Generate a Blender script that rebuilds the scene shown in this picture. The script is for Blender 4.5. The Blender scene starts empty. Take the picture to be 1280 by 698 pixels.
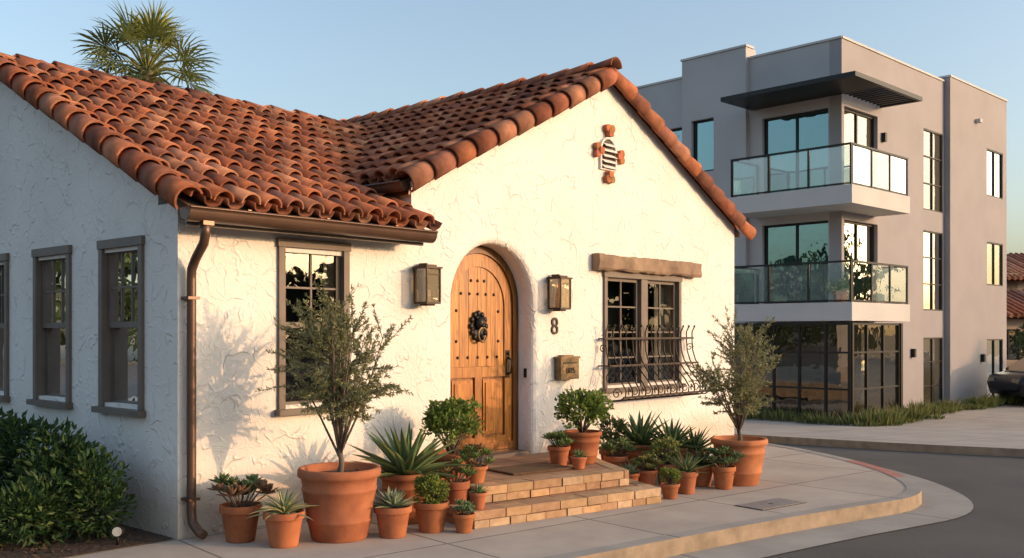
import bpy, bmesh, math, random
from mathutils import Vector, Matrix
from mathutils.geometry import tessellate_polygon
R = random.Random(7)
V = Vector
scene = bpy.context.scene

# ------------------------------------------------------------------ site plan
RT = V((.667, -.745, 0)); FW = V((.745, .667, 0)); ST = V((-3.94, -6.98, 0))
def site(e, n, z=0.0):
    return ST + RT*e + FW*n + V((0, 0, z))
def ramp(p):
    n = (V((p[0], p[1], 0)) - ST).dot(FW)
    t = min(1, max(0, (n-13)/8.0))
    return -.37*t

# ------------------------------------------------------------------ materials
def nt(name):
    m = bpy.data.materials.new(name); m.use_nodes = True
    n = m.node_tree; n.nodes.clear()
    out = n.nodes.new('ShaderNodeOutputMaterial')
    return m, n, out
def N(n, t, **k):
    x = n.nodes.new(t)
    for a, b in k.items():
        if a.startswith('i_'):
            x.inputs[a[2:].replace('_', ' ')].default_value = b
        else: setattr(x, a, b)
    return x
def L(n, a, b): n.links.new(a, b)
def ramp_node(n, fac, stops):
    r = n.nodes.new('ShaderNodeValToRGB')
    el = r.color_ramp.elements
    while len(el) < len(stops): el.new(0.5)
    for e, (p, c) in zip(el, stops):
        e.position = p; e.color = (c[0], c[1], c[2], 1) if hasattr(c, '__len__') else (c, c, c, 1)
    L(n, fac, r.inputs[0]); return r
def coords(n, scale=(1, 1, 1), rot=(0, 0, 0)):
    t = N(n, 'ShaderNodeTexCoord'); mp = N(n, 'ShaderNodeMapping')
    mp.inputs['Scale'].default_value = scale; mp.inputs['Rotation'].default_value = rot
    L(n, t.outputs['Object'], mp.inputs[0]); return mp.outputs[0]
def simple(name, c1, c2=None, rough=.8, scale=6, bump=0.0, bscale=40, metal=0, spec=.5, attr=False, detail=6):
    m, n, out = nt(name)
    b = N(n, 'ShaderNodeBsdfPrincipled'); b.inputs['Roughness'].default_value = rough
    b.inputs['Metallic'].default_value = metal; b.inputs['Specular IOR Level'].default_value = spec
    co = coords(n)
    no = N(n, 'ShaderNodeTexNoise'); no.inputs['Scale'].default_value = scale; no.inputs['Detail'].default_value = detail
    L(n, co, no.inputs['Vector'])
    if c2 is None: c2 = tuple(x*.75 for x in c1)
    r = ramp_node(n, no.outputs['Fac'], [(.3, c2), (.7, c1)])
    src = r.outputs[0]
    if attr:
        a = N(n, 'ShaderNodeAttribute'); a.attribute_name = 'Col'
        mx = N(n, 'ShaderNodeMix', data_type='RGBA', blend_type='MULTIPLY'); mx.inputs['Factor'].default_value = 1
        L(n, src, mx.inputs['A']); L(n, a.outputs['Color'], mx.inputs['B']); src = mx.outputs['Result']
    L(n, src, b.inputs['Base Color'])
    if bump:
        n2 = N(n, 'ShaderNodeTexNoise'); n2.inputs['Scale'].default_value = bscale; n2.inputs['Detail'].default_value = 5
        L(n, co, n2.inputs['Vector'])
        bp = N(n, 'ShaderNodeBump'); bp.inputs['Strength'].default_value = .6; bp.inputs['Distance'].default_value = bump
        L(n, n2.outputs['Fac'], bp.inputs['Height']); L(n, bp.outputs[0], b.inputs['Normal'])
    L(n, b.outputs[0], out.inputs[0]); return m

def stucco(name, c1, c2, strokes=.014, vs=3.6, dirt=.8):
    m, n, out = nt(name)
    b = N(n, 'ShaderNodeBsdfPrincipled'); b.inputs['Roughness'].default_value = .88; b.inputs['Specular IOR Level'].default_value = .2
    co = coords(n)
    d = N(n, 'ShaderNodeTexNoise'); d.inputs['Scale'].default_value = 2.6; d.inputs['Detail'].default_value = 3
    L(n, co, d.inputs['Vector'])
    sc = N(n, 'ShaderNodeVectorMath', operation='SCALE'); sc.inputs['Scale'].default_value = .75
    L(n, d.outputs['Color'], sc.inputs[0])
    ad = N(n, 'ShaderNodeVectorMath', operation='ADD'); L(n, co, ad.inputs[0]); L(n, sc.outputs[0], ad.inputs[1])
    def ridges(vec, scale, wide):
        vo = N(n, 'ShaderNodeTexVoronoi', feature='DISTANCE_TO_EDGE'); vo.inputs['Scale'].default_value = scale
        L(n, vec, vo.inputs['Vector'])
        return ramp_node(n, vo.outputs['Distance'], [(0, 1.0), (wide*.4, .55), (wide, 0.0)]).outputs[0]
    ra = ridges(ad.outputs[0], vs, .075)
    mk = N(n, 'ShaderNodeTexNoise'); mk.inputs['Scale'].default_value = 5.0; mk.inputs['Detail'].default_value = 2
    L(n, co, mk.inputs['Vector'])
    r2 = ramp_node(n, mk.outputs['Fac'], [(.46, 0.0), (.60, 1.0)])
    mu = N(n, 'ShaderNodeMath', operation='MULTIPLY'); L(n, ra, mu.inputs[0]); L(n, r2.outputs[0], mu.inputs[1])
    of = N(n, 'ShaderNodeVectorMath', operation='ADD'); L(n, ad.outputs[0], of.inputs[0]); of.inputs[1].default_value = (3.3, 1.7, 5.1)
    rb = ridges(of.outputs[0], vs*2.1, .08)
    r3 = ramp_node(n, mk.outputs['Fac'], [(.40, 1.0), (.50, 0.0)])
    mu2 = N(n, 'ShaderNodeMath', operation='MULTIPLY'); L(n, rb, mu2.inputs[0]); L(n, r3.outputs[0], mu2.inputs[1])
    rs = N(n, 'ShaderNodeMath', operation='MULTIPLY_ADD'); L(n, mu2.outputs[0], rs.inputs[0]); rs.inputs[1].default_value = .4; L(n, mu.outputs[0], rs.inputs[2])
    # broad trowel swipes
    sw = N(n, 'ShaderNodeTexNoise'); sw.inputs['Scale'].default_value = 7; sw.inputs['Detail'].default_value = 4; sw.inputs['Distortion'].default_value = 1.2
    L(n, ad.outputs[0], sw.inputs['Vector'])
    m1 = N(n, 'ShaderNodeMath', operation='MULTIPLY_ADD'); L(n, sw.outputs['Fac'], m1.inputs[0]); m1.inputs[1].default_value = .7; L(n, rs.outputs[0], m1.inputs[2])
    f = N(n, 'ShaderNodeTexNoise'); f.inputs['Scale'].default_value = 70; f.inputs['Detail'].default_value = 4
    L(n, co, f.inputs['Vector'])
    m2 = N(n, 'ShaderNodeMath', operation='MULTIPLY_ADD'); L(n, f.outputs['Fac'], m2.inputs[0]); m2.inputs[1].default_value = .18; L(n, m1.outputs[0], m2.inputs[2])
    bp = N(n, 'ShaderNodeBump'); bp.inputs['Strength'].default_value = .8; bp.inputs['Distance'].default_value = strokes
    L(n, m2.outputs[0], bp.inputs['Height']); L(n, bp.outputs[0], b.inputs['Normal'])
    cn = N(n, 'ShaderNodeTexNoise'); cn.inputs['Scale'].default_value = 1.1; cn.inputs['Detail'].default_value = 7
    L(n, co, cn.inputs['Vector'])
    rc = ramp_node(n, cn.outputs['Fac'], [(.32, c2), (.62, c1)])
    # splash-back dirt near the ground
    sx = N(n, 'ShaderNodeSeparateXYZ'); L(n, co, sx.inputs[0])
    az = N(n, 'ShaderNodeMath', operation='MULTIPLY_ADD'); L(n, cn.outputs['Fac'], az.inputs[0]); az.inputs[1].default_value = -.5; L(n, sx.outputs['Z'], az.inputs[2])
    rd = ramp_node(n, az.outputs[0], [(0.0, (.72, .62, .52)), (.28, (1, 1, 1))])
    mx = N(n, 'ShaderNodeMix', data_type='RGBA', blend_type='MULTIPLY'); mx.inputs['Factor'].default_value = dirt
    L(n, rc.outputs[0], mx.inputs['A']); L(n, rd.outputs[0], mx.inputs['B'])
    L(n, mx.outputs['Result'], b.inputs['Base Color'])
    L(n, b.outputs[0], out.inputs[0]); return m

def leafmat(name, trans=.3, rough=.55):
    m, n, out = nt(name)
    a = N(n, 'ShaderNodeAttribute'); a.attribute_name = 'Col'
    b = N(n, 'ShaderNodeBsdfPrincipled'); b.inputs['Roughness'].default_value = rough; b.inputs['Specular IOR Level'].default_value = .35
    t = N(n, 'ShaderNodeBsdfTranslucent'); mx = N(n, 'ShaderNodeMixShader'); mx.inputs[0].default_value = trans
    L(n, a.outputs['Color'], b.inputs['Base Color']); L(n, a.outputs['Color'], t.inputs[0])
    L(n, b.outputs[0], mx.inputs[1]); L(n, t.outputs[0], mx.inputs[2]); L(n, mx.outputs[0], out.inputs[0]); return m

def glass(name, tint=(.9, .95, .95), refl=.12, body=None, bodyfac=0.0, rcol=(1, 1, 1)):
    m, n, out = nt(name)
    tr = N(n, 'ShaderNodeBsdfTransparent'); tr.inputs[0].default_value = (*tint, 1)
    gl = N(n, 'ShaderNodeBsdfGlossy'); gl.inputs['Roughness'].default_value = .015; gl.inputs['Color'].default_value = (*rcol, 1)
    # faint waviness of old panes
    no = N(n, 'ShaderNodeTexNoise'); no.inputs['Scale'].default_value = 2.5; L(n, coords(n), no.inputs['Vector'])
    bp = N(n, 'ShaderNodeBump'); bp.inputs['Strength'].default_value = .25; bp.inputs['Distance'].default_value = .01
    L(n, no.outputs['Fac'], bp.inputs['Height']); L(n, bp.outputs[0], gl.inputs['Normal'])
    fr = N(n, 'ShaderNodeFresnel'); fr.inputs['IOR'].default_value = 1.5
    ma = N(n, 'ShaderNodeMath', operation='ADD', use_clamp=True); L(n, fr.outputs[0], ma.inputs[0]); ma.inputs[1].default_value = refl
    src = tr.outputs[0]
    if body:
        df = N(n, 'ShaderNodeBsdfDiffuse'); df.inputs[0].default_value = (*body, 1)
        mb_ = N(n, 'ShaderNodeMixShader'); mb_.inputs[0].default_value = bodyfac
        L(n, tr.outputs[0], mb_.inputs[1]); L(n, df.outputs[0], mb_.inputs[2]); src = mb_.outputs[0]
    mx = N(n, 'ShaderNodeMixShader'); L(n, ma.outputs[0], mx.inputs[0]); L(n, src, mx.inputs[1]); L(n, gl.outputs[0], mx.inputs[2])
    L(n, mx.outputs[0], out.inputs[0]); return m

def concrete(name, c1, c2, jx, jy, rot, joint=.012):
    m, n, out = nt(name)
    b = N(n, 'ShaderNodeBsdfPrincipled'); b.inputs['Roughness'].default_value = .9; b.inputs['Specular IOR Level'].default_value = .25
    co = coords(n, rot=(0, 0, rot))
    br = N(n, 'ShaderNodeTexBrick', offset=0.0, squash=1.0); br.inputs['Scale'].default_value = 1
    br.inputs['Brick Width'].default_value = jx; br.inputs['Row Height'].default_value = jy
    br.inputs['Mortar Size'].default_value = joint; br.inputs['Mortar Smooth'].default_value = .3
    br.inputs['Color1'].default_value = (*c1, 1); br.inputs['Color2'].default_value = (*[x*.93 for x in c1], 1)
    br.inputs['Mortar'].default_value = (*[x*.45 for x in c1], 1)
    L(n, co, br.inputs['Vector'])
    no = N(n, 'ShaderNodeTexNoise'); no.inputs['Scale'].default_value = 1.3; no.inputs['Detail'].default_value = 10; no.inputs['Roughness'].default_value = .65
    L(n, co, no.inputs['Vector'])
    r = ramp_node(n, no.outputs['Fac'], [(.3, tuple(y/x for x, y in zip(c1, c2))), (.65, (1, 1, 1))])
    mx = N(n, 'ShaderNodeMix', data_type='RGBA', blend_type='MULTIPLY'); mx.inputs['Factor'].default_value = 1
    L(n, br.outputs['Color'], mx.inputs['A']); L(n, r.outputs[0], mx.inputs['B']); L(n, mx.outputs['Result'], b.inputs['Base Color'])
    n2 = N(n, 'ShaderNodeTexNoise'); n2.inputs['Scale'].default_value = 90; n2.inputs['Detail'].default_value = 3; L(n, co, n2.inputs['Vector'])
    s = N(n, 'ShaderNodeMath', operation='MULTIPLY_ADD'); L(n, br.outputs['Fac'], s.inputs[0]); s.inputs[1].default_value = -2.0; L(n, n2.outputs['Fac'], s.inputs[2])
    bp = N(n, 'ShaderNodeBump'); bp.inputs['Strength'].default_value = .5; bp.inputs['Distance'].default_value = .004
    L(n, s.outputs[0], bp.inputs['Height']); L(n, bp.outputs[0], b.inputs['Normal'])
    L(n, b.outputs[0], out.inputs[0]); return m

M = {}
M['stucco'] = stucco('white_trowelled_stucco', (.745, .705, .665), (.685, .645, .60), .012)
M['grey'] = stucco('grey_render', (.32, .298, .305), (.29, .272, .278), .002, 9, 0)
M['lgrey'] = stucco('pale_render', (.43, .42, .425), (.395, .385, .39), .002, 9, 0)
M['slab'] = stucco('balcony_slab_render', (.52, .505, .49), (.47, .46, .45), .002, 9, 0)
M['tile'] = simple('clay_roof_tile', (1.12, 1.05, .98), (.55, .52, .50), .88, 7, .004, 60, attr=True, spec=.2)
M['mortar'] = simple('ridge_mortar', (.42, .36, .3), (.3, .25, .2), .95, 12, .01, 30)
M['deck'] = simple('roof_deck_boards', (.10, .065, .045), None, .9)
M['trim'] = simple('taupe_painted_wood', (.16, .125, .10), (.125, .095, .075), .6, 5, .001, 60)
M['gutter'] = simple('bronze_gutter_metal', (.13, .075, .05), (.09, .05, .035), .38, 4, metal=.4)
M['glass'] = glass('window_glass', refl=.02)
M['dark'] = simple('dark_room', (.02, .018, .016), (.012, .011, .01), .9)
M['curtain'] = simple('linen_blind', (.42, .36, .28), (.33, .28, .22), .9, 8)
M['iron'] = simple('wrought_iron', (.05, .035, .027), (.025, .018, .014), .5, 12, .001, 80, metal=.6)
M['black'] = simple('black_metal', (.018, .017, .017), None, .45, metal=.5)
M['amber'] = glass('lantern_glass', (.95, .85, .65), .1, (.6, .5, .35), .35)
M['terracotta'] = simple('terracotta', (.45, .165, .07), (.31, .105, .048), .82, 7, .003, 40, attr=True, spec=.25)
M['soil'] = simple('potting_soil', (.05, .032, .02), (.02, .014, .01), .95, 30, .02, 25)
M['leaf'] = leafmat('foliage_leaf')
M['succ'] = leafmat('succulent_leaf', .08, .45)
M['bark'] = simple('olive_bark', (.17, .13, .10), (.08, .06, .045), .9, 20, .006, 30)
M['palmbark'] = simple('palm_bark', (.22, .16, .11), (.1, .07, .05), .95, 8, .02, 12)
M['lintel'] = simple('weathered_timber', (.30, .20, .125), (.15, .095, .06), .8, 5, .012, 9)
M['asphalt'] = simple('asphalt', (.085, .078, .073), (.055, .052, .05), .9, .8, .006, 110, detail=10)
M['walk'] = concrete('sidewalk_concrete', (.46, .405, .35), (.35, .305, .265), 1.5, 1.45, math.radians(8))
M['pan'] = concrete('gutter_concrete', (.36, .34, .31), (.25, .235, .215), 3.0, 50, math.radians(8))
M['redcurb'] = simple('red_curb_paint', (.40, .10, .07), (.34, .2, .16), .7, 12)
M['kerbface'] = simple('kerb_face', (.36, .28, .2), (.22, .17, .12), .9, 6, .006, 30)
M['mulch'] = simple('bark_mulch', (.085, .05, .033), (.025, .016, .012), .95, 28, .04, 22)
M['earth'] = simple('dry_ground', (.17, .14, .09), (.11, .10, .06), .95, .3)
M['paver'] = concrete('step_paver', (.42, .25, .15), (.30, .17, .10), .3, .3, math.radians(8), .01)
M['brick'] = simple('sandstone_brick', (1, 1, 1), (.7, .66, .62), .85, 14, .008, 35, attr=True)
M['mat'] = simple('coir_mat', (.13, .075, .04), (.07, .04, .02), .98, 60, .01, 200)
M['brass'] = simple('aged_bronze', (.20, .14, .075), (.10, .07, .04), .42, 20, metal=.7)
M['mglass'] = glass('modern_glass', (.25, .38, .4), .18, (.01, .05, .055), .5, (.6, .9, .93))
M['mglassw'] = glass('modern_glass_clear', (.6, .62, .6), .30, (.3, .27, .2), .25, (1, .95, .85))
M['mglassb'] = glass('shopfront_glass', (.4, .40, .36), .14, (.03, .028, .022), .4, (1, .92, .8))
M['rail'] = glass('balcony_glass', (.72, .86, .84), .08, (.45, .56, .54), .22)
M['railf'] = glass('frosted_balcony_glass', (.8, .88, .86), .10, (.75, .78, .75), .5)
M['sheer'] = simple('sheer_curtain', (.5, .5, .47), (.35, .35, .34), .9, 3)
M['carpaint'] = simple('dark_car_paint', (.012, .016, .024), None, .22, metal=.3, spec=.6)
M['rubber'] = simple('tyre_rubber', (.02, .02, .02), None, .9)
M['alloy'] = simple('alloy_wheel', (.35, .35, .36), None, .35, metal=.9)
M['castiron'] = simple('utility_cover_plate', (.30, .28, .26), (.2, .18, .17), .6, 20, .003, 60, metal=.3)
M['tan'] = stucco('tan_render', (.42, .32, .24), (.36, .27, .2), .003, 9)
def wood():
    m, n, out = nt('oiled_oak_door')
    b = N(n, 'ShaderNodeBsdfPrincipled'); b.inputs['Roughness'].default_value = .42
    co = coords(n, (14, 14, .9))
    no = N(n, 'ShaderNodeTexNoise'); no.inputs['Scale'].default_value = 2.2; no.inputs['Detail'].default_value = 8; no.inputs['Distortion'].default_value = 1.1
    L(n, co, no.inputs['Vector'])
    r = ramp_node(n, no.outputs['Fac'], [(.3, (.15, .048, .008)), (.5, (.35, .13, .018)), (.72, (.48, .205, .03))])
    a = N(n, 'ShaderNodeAttribute'); a.attribute_name = 'Col'
    mx = N(n, 'ShaderNodeMix', data_type='RGBA', blend_type='MULTIPLY'); mx.inputs['Factor'].default_value = 1
    L(n, r.outputs[0], mx.inputs['A']); L(n, a.outputs['Color'], mx.inputs['B']); L(n, mx.outputs['Result'], b.inputs['Base Color'])
    bp = N(n, 'ShaderNodeBump'); bp.inputs['Strength'].default_value = .4; bp.inputs['Distance'].default_value = .003
    L(n, no.outputs['Fac'], bp.inputs['Height']); L(n, bp.outputs[0], b.inputs['Normal'])
    L(n, b.outputs[0], out.inputs[0]); return m
M['wood'] = wood()

# ------------------------------------------------------------------ mesh builder
W = (1, 1, 1)
class MB:
    def __init__(s, *mats):
        s.v = []; s.f = []; s.c = []; s.m = []; s.s = []; s.mats = list(mats)
    def mi(s, k):
        if k not in s.mats: s.mats.append(k)
        return s.mats.index(k)
    def face(s, idx, col, mat, sm=False):
        s.f.append(idx); s.c.append(col); s.m.append(s.mi(mat)); s.s.append(sm)
    def quad(s, pts, mat, col=W, sm=False):
        i = len(s.v); s.v += [V(p) for p in pts]; s.face(list(range(i, i+len(pts))), col, mat, sm)
    def box(s, T, a0, a1, o0, o1, z0, z1, mat, col=W):
        i = len(s.v)
        for a in (a0, a1):
            for o in (o0, o1):
                for z in (z0, z1): s.v.append(V(T(a, o, z)))
        for q in ((0, 1, 3, 2), (4, 6, 7, 5), (0, 4, 5, 1), (2, 3, 7, 6), (0, 2, 6, 4), (1, 5, 7, 3)):
            s.face([i+k for k in q], col, mat)
    def lathe(s, c, prof, mat, col=W, seg=28, squash=1.0, jit=0):
        c = V(c); i = len(s.v); n = len(prof)
        for r, z in prof:
            for k in range(seg):
                a = 2*math.pi*k/seg
                s.v.append(c+V((r*math.cos(a), r*math.sin(a)*squash, z)))
        for j in range(n-1):
            for k in range(seg):
                k2 = (k+1) % seg
                s.face([i+j*seg+k, i+j*seg+k2, i+(j+1)*seg+k2, i+(j+1)*seg+k], col, mat, True)
        s.face([i+k for k in range(seg)][::-1], col, mat)
        s.face([i+(n-1)*seg+k for k in range(seg)], col, mat)
    def tube(s, pts, rad, mat, col=W, n=6, closed=False):
        pts = [V(p) for p in pts]; m = len(pts)
        if not hasattr(rad, '__len__'): rad = [rad]*m
        i = len(s.v); up = None
        for j, p in enumerate(pts):
            if closed: d = pts[(j+1) % m]-pts[j-1]
            else: d = pts[min(j+1, m-1)]-pts[max(j-1, 0)]
            if d.length < 1e-9: d = V((0, 0, 1))
            d.normalize()
            if up is None:
                up = d.cross(V((.31, .93, .17)))
                if up.length < .1: up = d.cross(V((1, 0, 0)))
            up = (up-d*up.dot(d))
            if up.length < 1e-6: up = d.orthogonal()
            up.normalize(); q = d.cross(up)
            for k in range(n):
                a = 2*math.pi*k/n
                s.v.append(p+(up*math.cos(a)+q*math.sin(a))*rad[j])
        for j in range(m if closed else m-1):
            j2 = (j+1) % m
            for k in range(n):
                k2 = (k+1) % n
                s.face([i+j*n+k, i+j*n+k2, i+j2*n+k2, i+j2*n+k], col, mat, n > 4)
        if not closed:
            s.face([i+k for k in range(n)][::-1], col, mat); s.face([i+(m-1)*n+k for k in range(n)], col, mat)
    def ball(s, c, rx, ry, rz, mat, col=W, seg=14, rings=9, noise=0, rnd=R):
        c = V(c); i = len(s.v)
        for j in range(rings+1):
            t = math.pi*j/rings
            for k in range(seg):
                a = 2*math.pi*k/seg; q = 1+(rnd.uniform(-noise, noise) if noise else 0)
                s.v.append(c+V((rx*math.sin(t)*math.cos(a), ry*math.sin(t)*math.sin(a), rz*math.cos(t)))*q)
        for j in range(rings):
            for k in range(seg):
                k2 = (k+1) % seg
                s.face([i+j*seg+k, i+(j+1)*seg+k, i+(j+1)*seg+k2, i+j*seg+k2], col, mat, True)
    def leaf(s, p, d, l, w, col, mat='leaf', fold=.25, rnd=R):
        d = d.normalized(); q = d.cross(V((rnd.uniform(-1, 1), rnd.uniform(-1, 1), rnd.uniform(-1, 1))))
        if q.length < .05: q = d.orthogonal()
        q.normalize(); nn = d.cross(q)
        i = len(s.v)
        s.v += [p, p+d*l*.45+q*w*.5+nn*w*fold, p+d*l, p+d*l*.45-q*w*.5+nn*w*fold]
        s.face([i, i+1, i+2, i+3], col, mat)
    def blade(s, p, d, up, l, w, curl, col, edge=None, mat='succ', seg=6, gut=.35, belly=.3):
        # thick pointed succulent leaf: curved spine, V section
        d = d.normalized(); side = d.cross(up)
        if side.length < .05: side = d.orthogonal()
        side.normalize(); i = len(s.v); pos = V(p); dr = d.copy()
        for j in range(seg+1):
            t = j/seg
            ww = w*(.55+.45*math.sin(min(1, t/belly)*math.pi/2)) if t < belly else w*max(0.02, (1-(t-belly)/(1-belly))**.75)
            nn = side.cross(dr).normalized()
            s.v += [pos-side*ww*.5+nn*ww*gut, pos-side*ww*.3+nn*ww*gut*.25, pos-nn*ww*.06, pos+side*ww*.3+nn*ww*gut*.25, pos+side*ww*.5+nn*ww*gut]
            pos = pos+dr*(l/seg); dr = (dr+V((0, 0, curl/seg))).normalized()
        for j in range(seg):
            for k in range(4):
                c = edge if (edge and k in (0, 3)) else col
                a = i+j*5+k
                s.face([a, a+1, a+6, a+5], c, mat, True)
    def barrel(s, o, ax, sd, nn, r0, r1, ln, lift, col, flip=False, seg=7, th=.014, mat='tile', arc=math.pi):
        i = len(s.v); sg = -1 if flip else 1
        for (t, r, lf) in ((0, r0, lift), (1, r1, 0)):
            for rr in (r, r-th):
                for k in range(seg+1):
                    a = (math.pi-arc)/2+arc*k/seg
                    s.v.append(o+ax*(ln*t)+nn*lf+sd*rr*math.cos(a)+nn*(sg*rr*math.sin(a)))
        n = seg+1
        for k in range(seg):
            s.face([i+k, i+k+1, i+2*n+k+1, i+2*n+k], col, mat, True)
            s.face([i+n+k, i+3*n+k, i+3*n+k+1, i+n+k+1], col, mat, True)
            s.face([i+k, i+n+k, i+n+k+1, i+k+1], col, mat)
            s.face([i+2*n+k, i+2*n+k+1, i+3*n+k+1, i+3*n+k], col, mat)
        s.face([i, i+2*n, i+3*n, i+n], col, mat); s.face([i+seg, i+n+seg, i+3*n+seg, i+2*n+seg], col, mat)
    def wall(s, T, outer, holes, th, mat, col=W):
        # outer: [(a,z)], holes: list of ring lists [(poly, depth), ...] front to back
        loops = [outer]+[h[0][0] for h in holes]
        pl = [[V((a, z, 0)) for a, z in lp] for lp in loops]
        flat = [p for lp in loops for p in lp]
        i = len(s.v); s.v += [V(T(a, 0, z)) for a, z in flat]
        for t in tessellate_polygon(pl): s.face([i+k for k in t], col, mat)
        bl = [outer]+[h[-1][0] for h in holes]
        flat = [p for lp in bl for p in lp]; plb = [[V((a, z, 0)) for a, z in lp] for lp in bl]
        i = len(s.v); s.v += [V(T(a, -th, z)) for a, z in flat]
        for t in tessellate_polygon(plb): s.face([i+k for k in t][::-1], col, mat)
        def ring(rs, sm):
            for (p0, d0), (p1, d1) in zip(rs[:-1], rs[1:]):
                i = len(s.v); n = len(p0)
                s.v += [V(T(a, d0, z)) for a, z in p0]+[V(T(a, d1, z)) for a, z in p1]
                for k in range(n):
                    k2 = (k+1) % n; s.face([i+k, i+k2, i+n+k2, i+n+k], col, mat, sm)
        ring([(outer, 0), (outer, -th)], False)
        for h in holes: ring(h, len(h[0][0]) > 8)
    def build(s, name, parent=None, weld=False, recalc=True):
        me = bpy.data.meshes.new(name); me.from_pydata([tuple(p) for p in s.v], [], s.f)
        for k in s.mats: me.materials.append(M[k])
        me.polygons.foreach_set('material_index', s.m); me.polygons.foreach_set('use_smooth', s.s)
        at = me.color_attributes.new('Col', 'FLOAT_COLOR', 'CORNER')
        buf = []
        for f, c in zip(s.f, s.c): buf += [c[0], c[1], c[2], 1.0]*len(f)
        at.data.foreach_set('color', buf)
        me.update()
        if recalc or weld:
            bm = bmesh.new(); bm.from_mesh(me)
            if weld: bmesh.ops.remove_doubles(bm, verts=bm.verts, dist=.0004)
            if recalc: bmesh.ops.recalc_face_normals(bm, faces=bm.faces)
            bm.to_mesh(me); bm.free()
        ob = bpy.data.objects.new(name, me); scene.collection.objects.link(ob)
        if parent: ob.parent = parent
        return ob
def empty(name):
    e = bpy.data.objects.new(name, None); scene.collection.objects.link(e); e.empty_display_size = .2; return e
def rect(a0, a1, z0, z1): return [(a0, z0), (a1, z0), (a1, z1), (a0, z1)]
def hole(a0, a1, z0, z1, th): p = rect(a0, a1, z0, z1); return [(p, 0), (p, -th)]
def text(name, s, size, loc, rotz, mat, parent, ext=.006):
    c = bpy.data.curves.new(name, 'FONT'); c.body = s; c.size = size; c.extrude = ext; c.align_x = 'CENTER'; c.align_y = 'CENTER'
    o = bpy.data.objects.new(name+'_tmp', c); scene.collection.objects.link(o)
    bpy.context.view_layer.update()
    me = bpy.data.meshes.new_from_object(o.evaluated_get(bpy.context.evaluated_depsgraph_get()))
    bpy.data.objects.remove(o); me.materials.clear(); me.materials.append(M[mat])
    ob = bpy.data.objects.new(name, me); scene.collection.objects.link(ob)
    ob.location = loc; ob.rotation_euler = (math.pi/2, 0, rotz); ob.parent = parent; return ob

# ------------------------------------------------------------------ ground
def slab(name, poly, ztop, th, mats, useramp=True, paint=None):
    bm = bmesh.new(); vs = [bm.verts.new((p[0], p[1], ztop)) for p in poly]; f = bm.faces.new(vs)
    if f.normal.z < 0: f.normal_flip()
    f.normal_update()
    if f.normal.z < 0: bmesh.ops.reverse_faces(bm, faces=[f])
    if th:
        r = bmesh.ops.extrude_face_region(bm, geom=[f]); 
        for g in r['geom']:
            if isinstance(g, bmesh.types.BMVert): g.co.z -= th
    if useramp:
        for n in (13, 21):
            bmesh.ops.bisect_plane(bm, geom=bm.verts[:]+bm.edges[:]+bm.faces[:], plane_co=site(0, n), plane_no=FW)
        for v in bm.verts: v.co.z += ramp(v.co)
    bmesh.ops.recalc_face_normals(bm, faces=bm.faces)
    if not th:
        for f in bm.faces:
            if f.normal.z < 0: f.normal_flip()
    for f in bm.faces:
        f.material_index = 0 if f.normal.z > .7 or len(mats) == 1 else 1
    me = bpy.data.meshes.new(name); bm.to_mesh(me); bm.free()
    for k in mats: me.materials.append(M[k])
    ob = bpy.data.objects.new(name, me); scene.collection.objects.link(ob); return ob
g = [site(-700, -300), site(700, -300), site(700, 1200), site(-700, 1200)]
slab('ground', g, -.15, 0, ['earth'])
slab('road', [site(-60, -30), site(80, -30), site(80, 27), site(-60, 27)], -.13, 0, ['asphalt'])
def smooth_poly(pts, it=2):
    for _ in range(it):
        o = [pts[0]]
        for a, b in zip(pts[:-1], pts[1:]):
            o += [(a[0]*.75+b[0]*.25, a[1]*.75+b[1]*.25), (a[0]*.25+b[0]*.75, a[1]*.25+b[1]*.75)]
        o.append(pts[-1]); pts = o
    return pts
curb = smooth_poly([(-14, -.2), (-5, -1.45), (1.55, -2.66), (2.75, -2.86), (4.12, -3.12), (5.09, -3.36), (5.75, -3.52), (6.35, -3.4), (6.95, -3.05), (7.6, -2.5), (8.3, -1.65), (9.1, -.3), (9.7, 2), (9.9, 6), (9.9, 16)])
def offs(pl, d):
    o = []
    for i, p in enumerate(pl):
        a = V((*pl[max(0, i-1)], 0)); b = V((*pl[min(len(pl)-1, i+1)], 0)); t = (b-a).normalized(); n = V((t.y, -t.x, 0))
        o.append((p[0]+n.x*d, p[1]+n.y*d))
    return o
slab('sidewalk', curb+[(-14, 16)], 0, .4, ['walk', 'kerbface'], False)
# kerb stone: a slightly proud lip along the edge, with the red painted stretch
mb = MB('kerbface', 'redcurb', 'pan')
ins = offs(curb, -.14); ou = offs(curb, .006)
for i in range(len(curb)-1):
    red = 7.0 < curb[i][0] < 7.9 and curb[i][1] < -1.5
    k = 'redcurb' if red else 'pan'
    mb.quad([(*ins[i], .005), (*ins[i+1], .005), (*ou[i+1], .005), (*ou[i], .005)], k)
    mb.quad([(*ou[i], .005), (*ou[i+1], .005), (*ou[i+1], -.3), (*ou[i], -.3)], 'redcurb' if red else 'kerbface')
mb.build('curb', recalc=False)
mb = MB('pan')
o2 = offs(curb, .48)
for i in range(len(curb)-1):
    a, b, c, d = ou[i], ou[i+1], o2[i+1], o2[i]
    mb.quad([(*a, -.126+ramp(a)), (*b, -.126+ramp(b)), (*c, -.122+ramp(c)), (*d, -.122+ramp(d))], 'pan')
mb.build('gutter_pavement', recalc=False)
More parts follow.
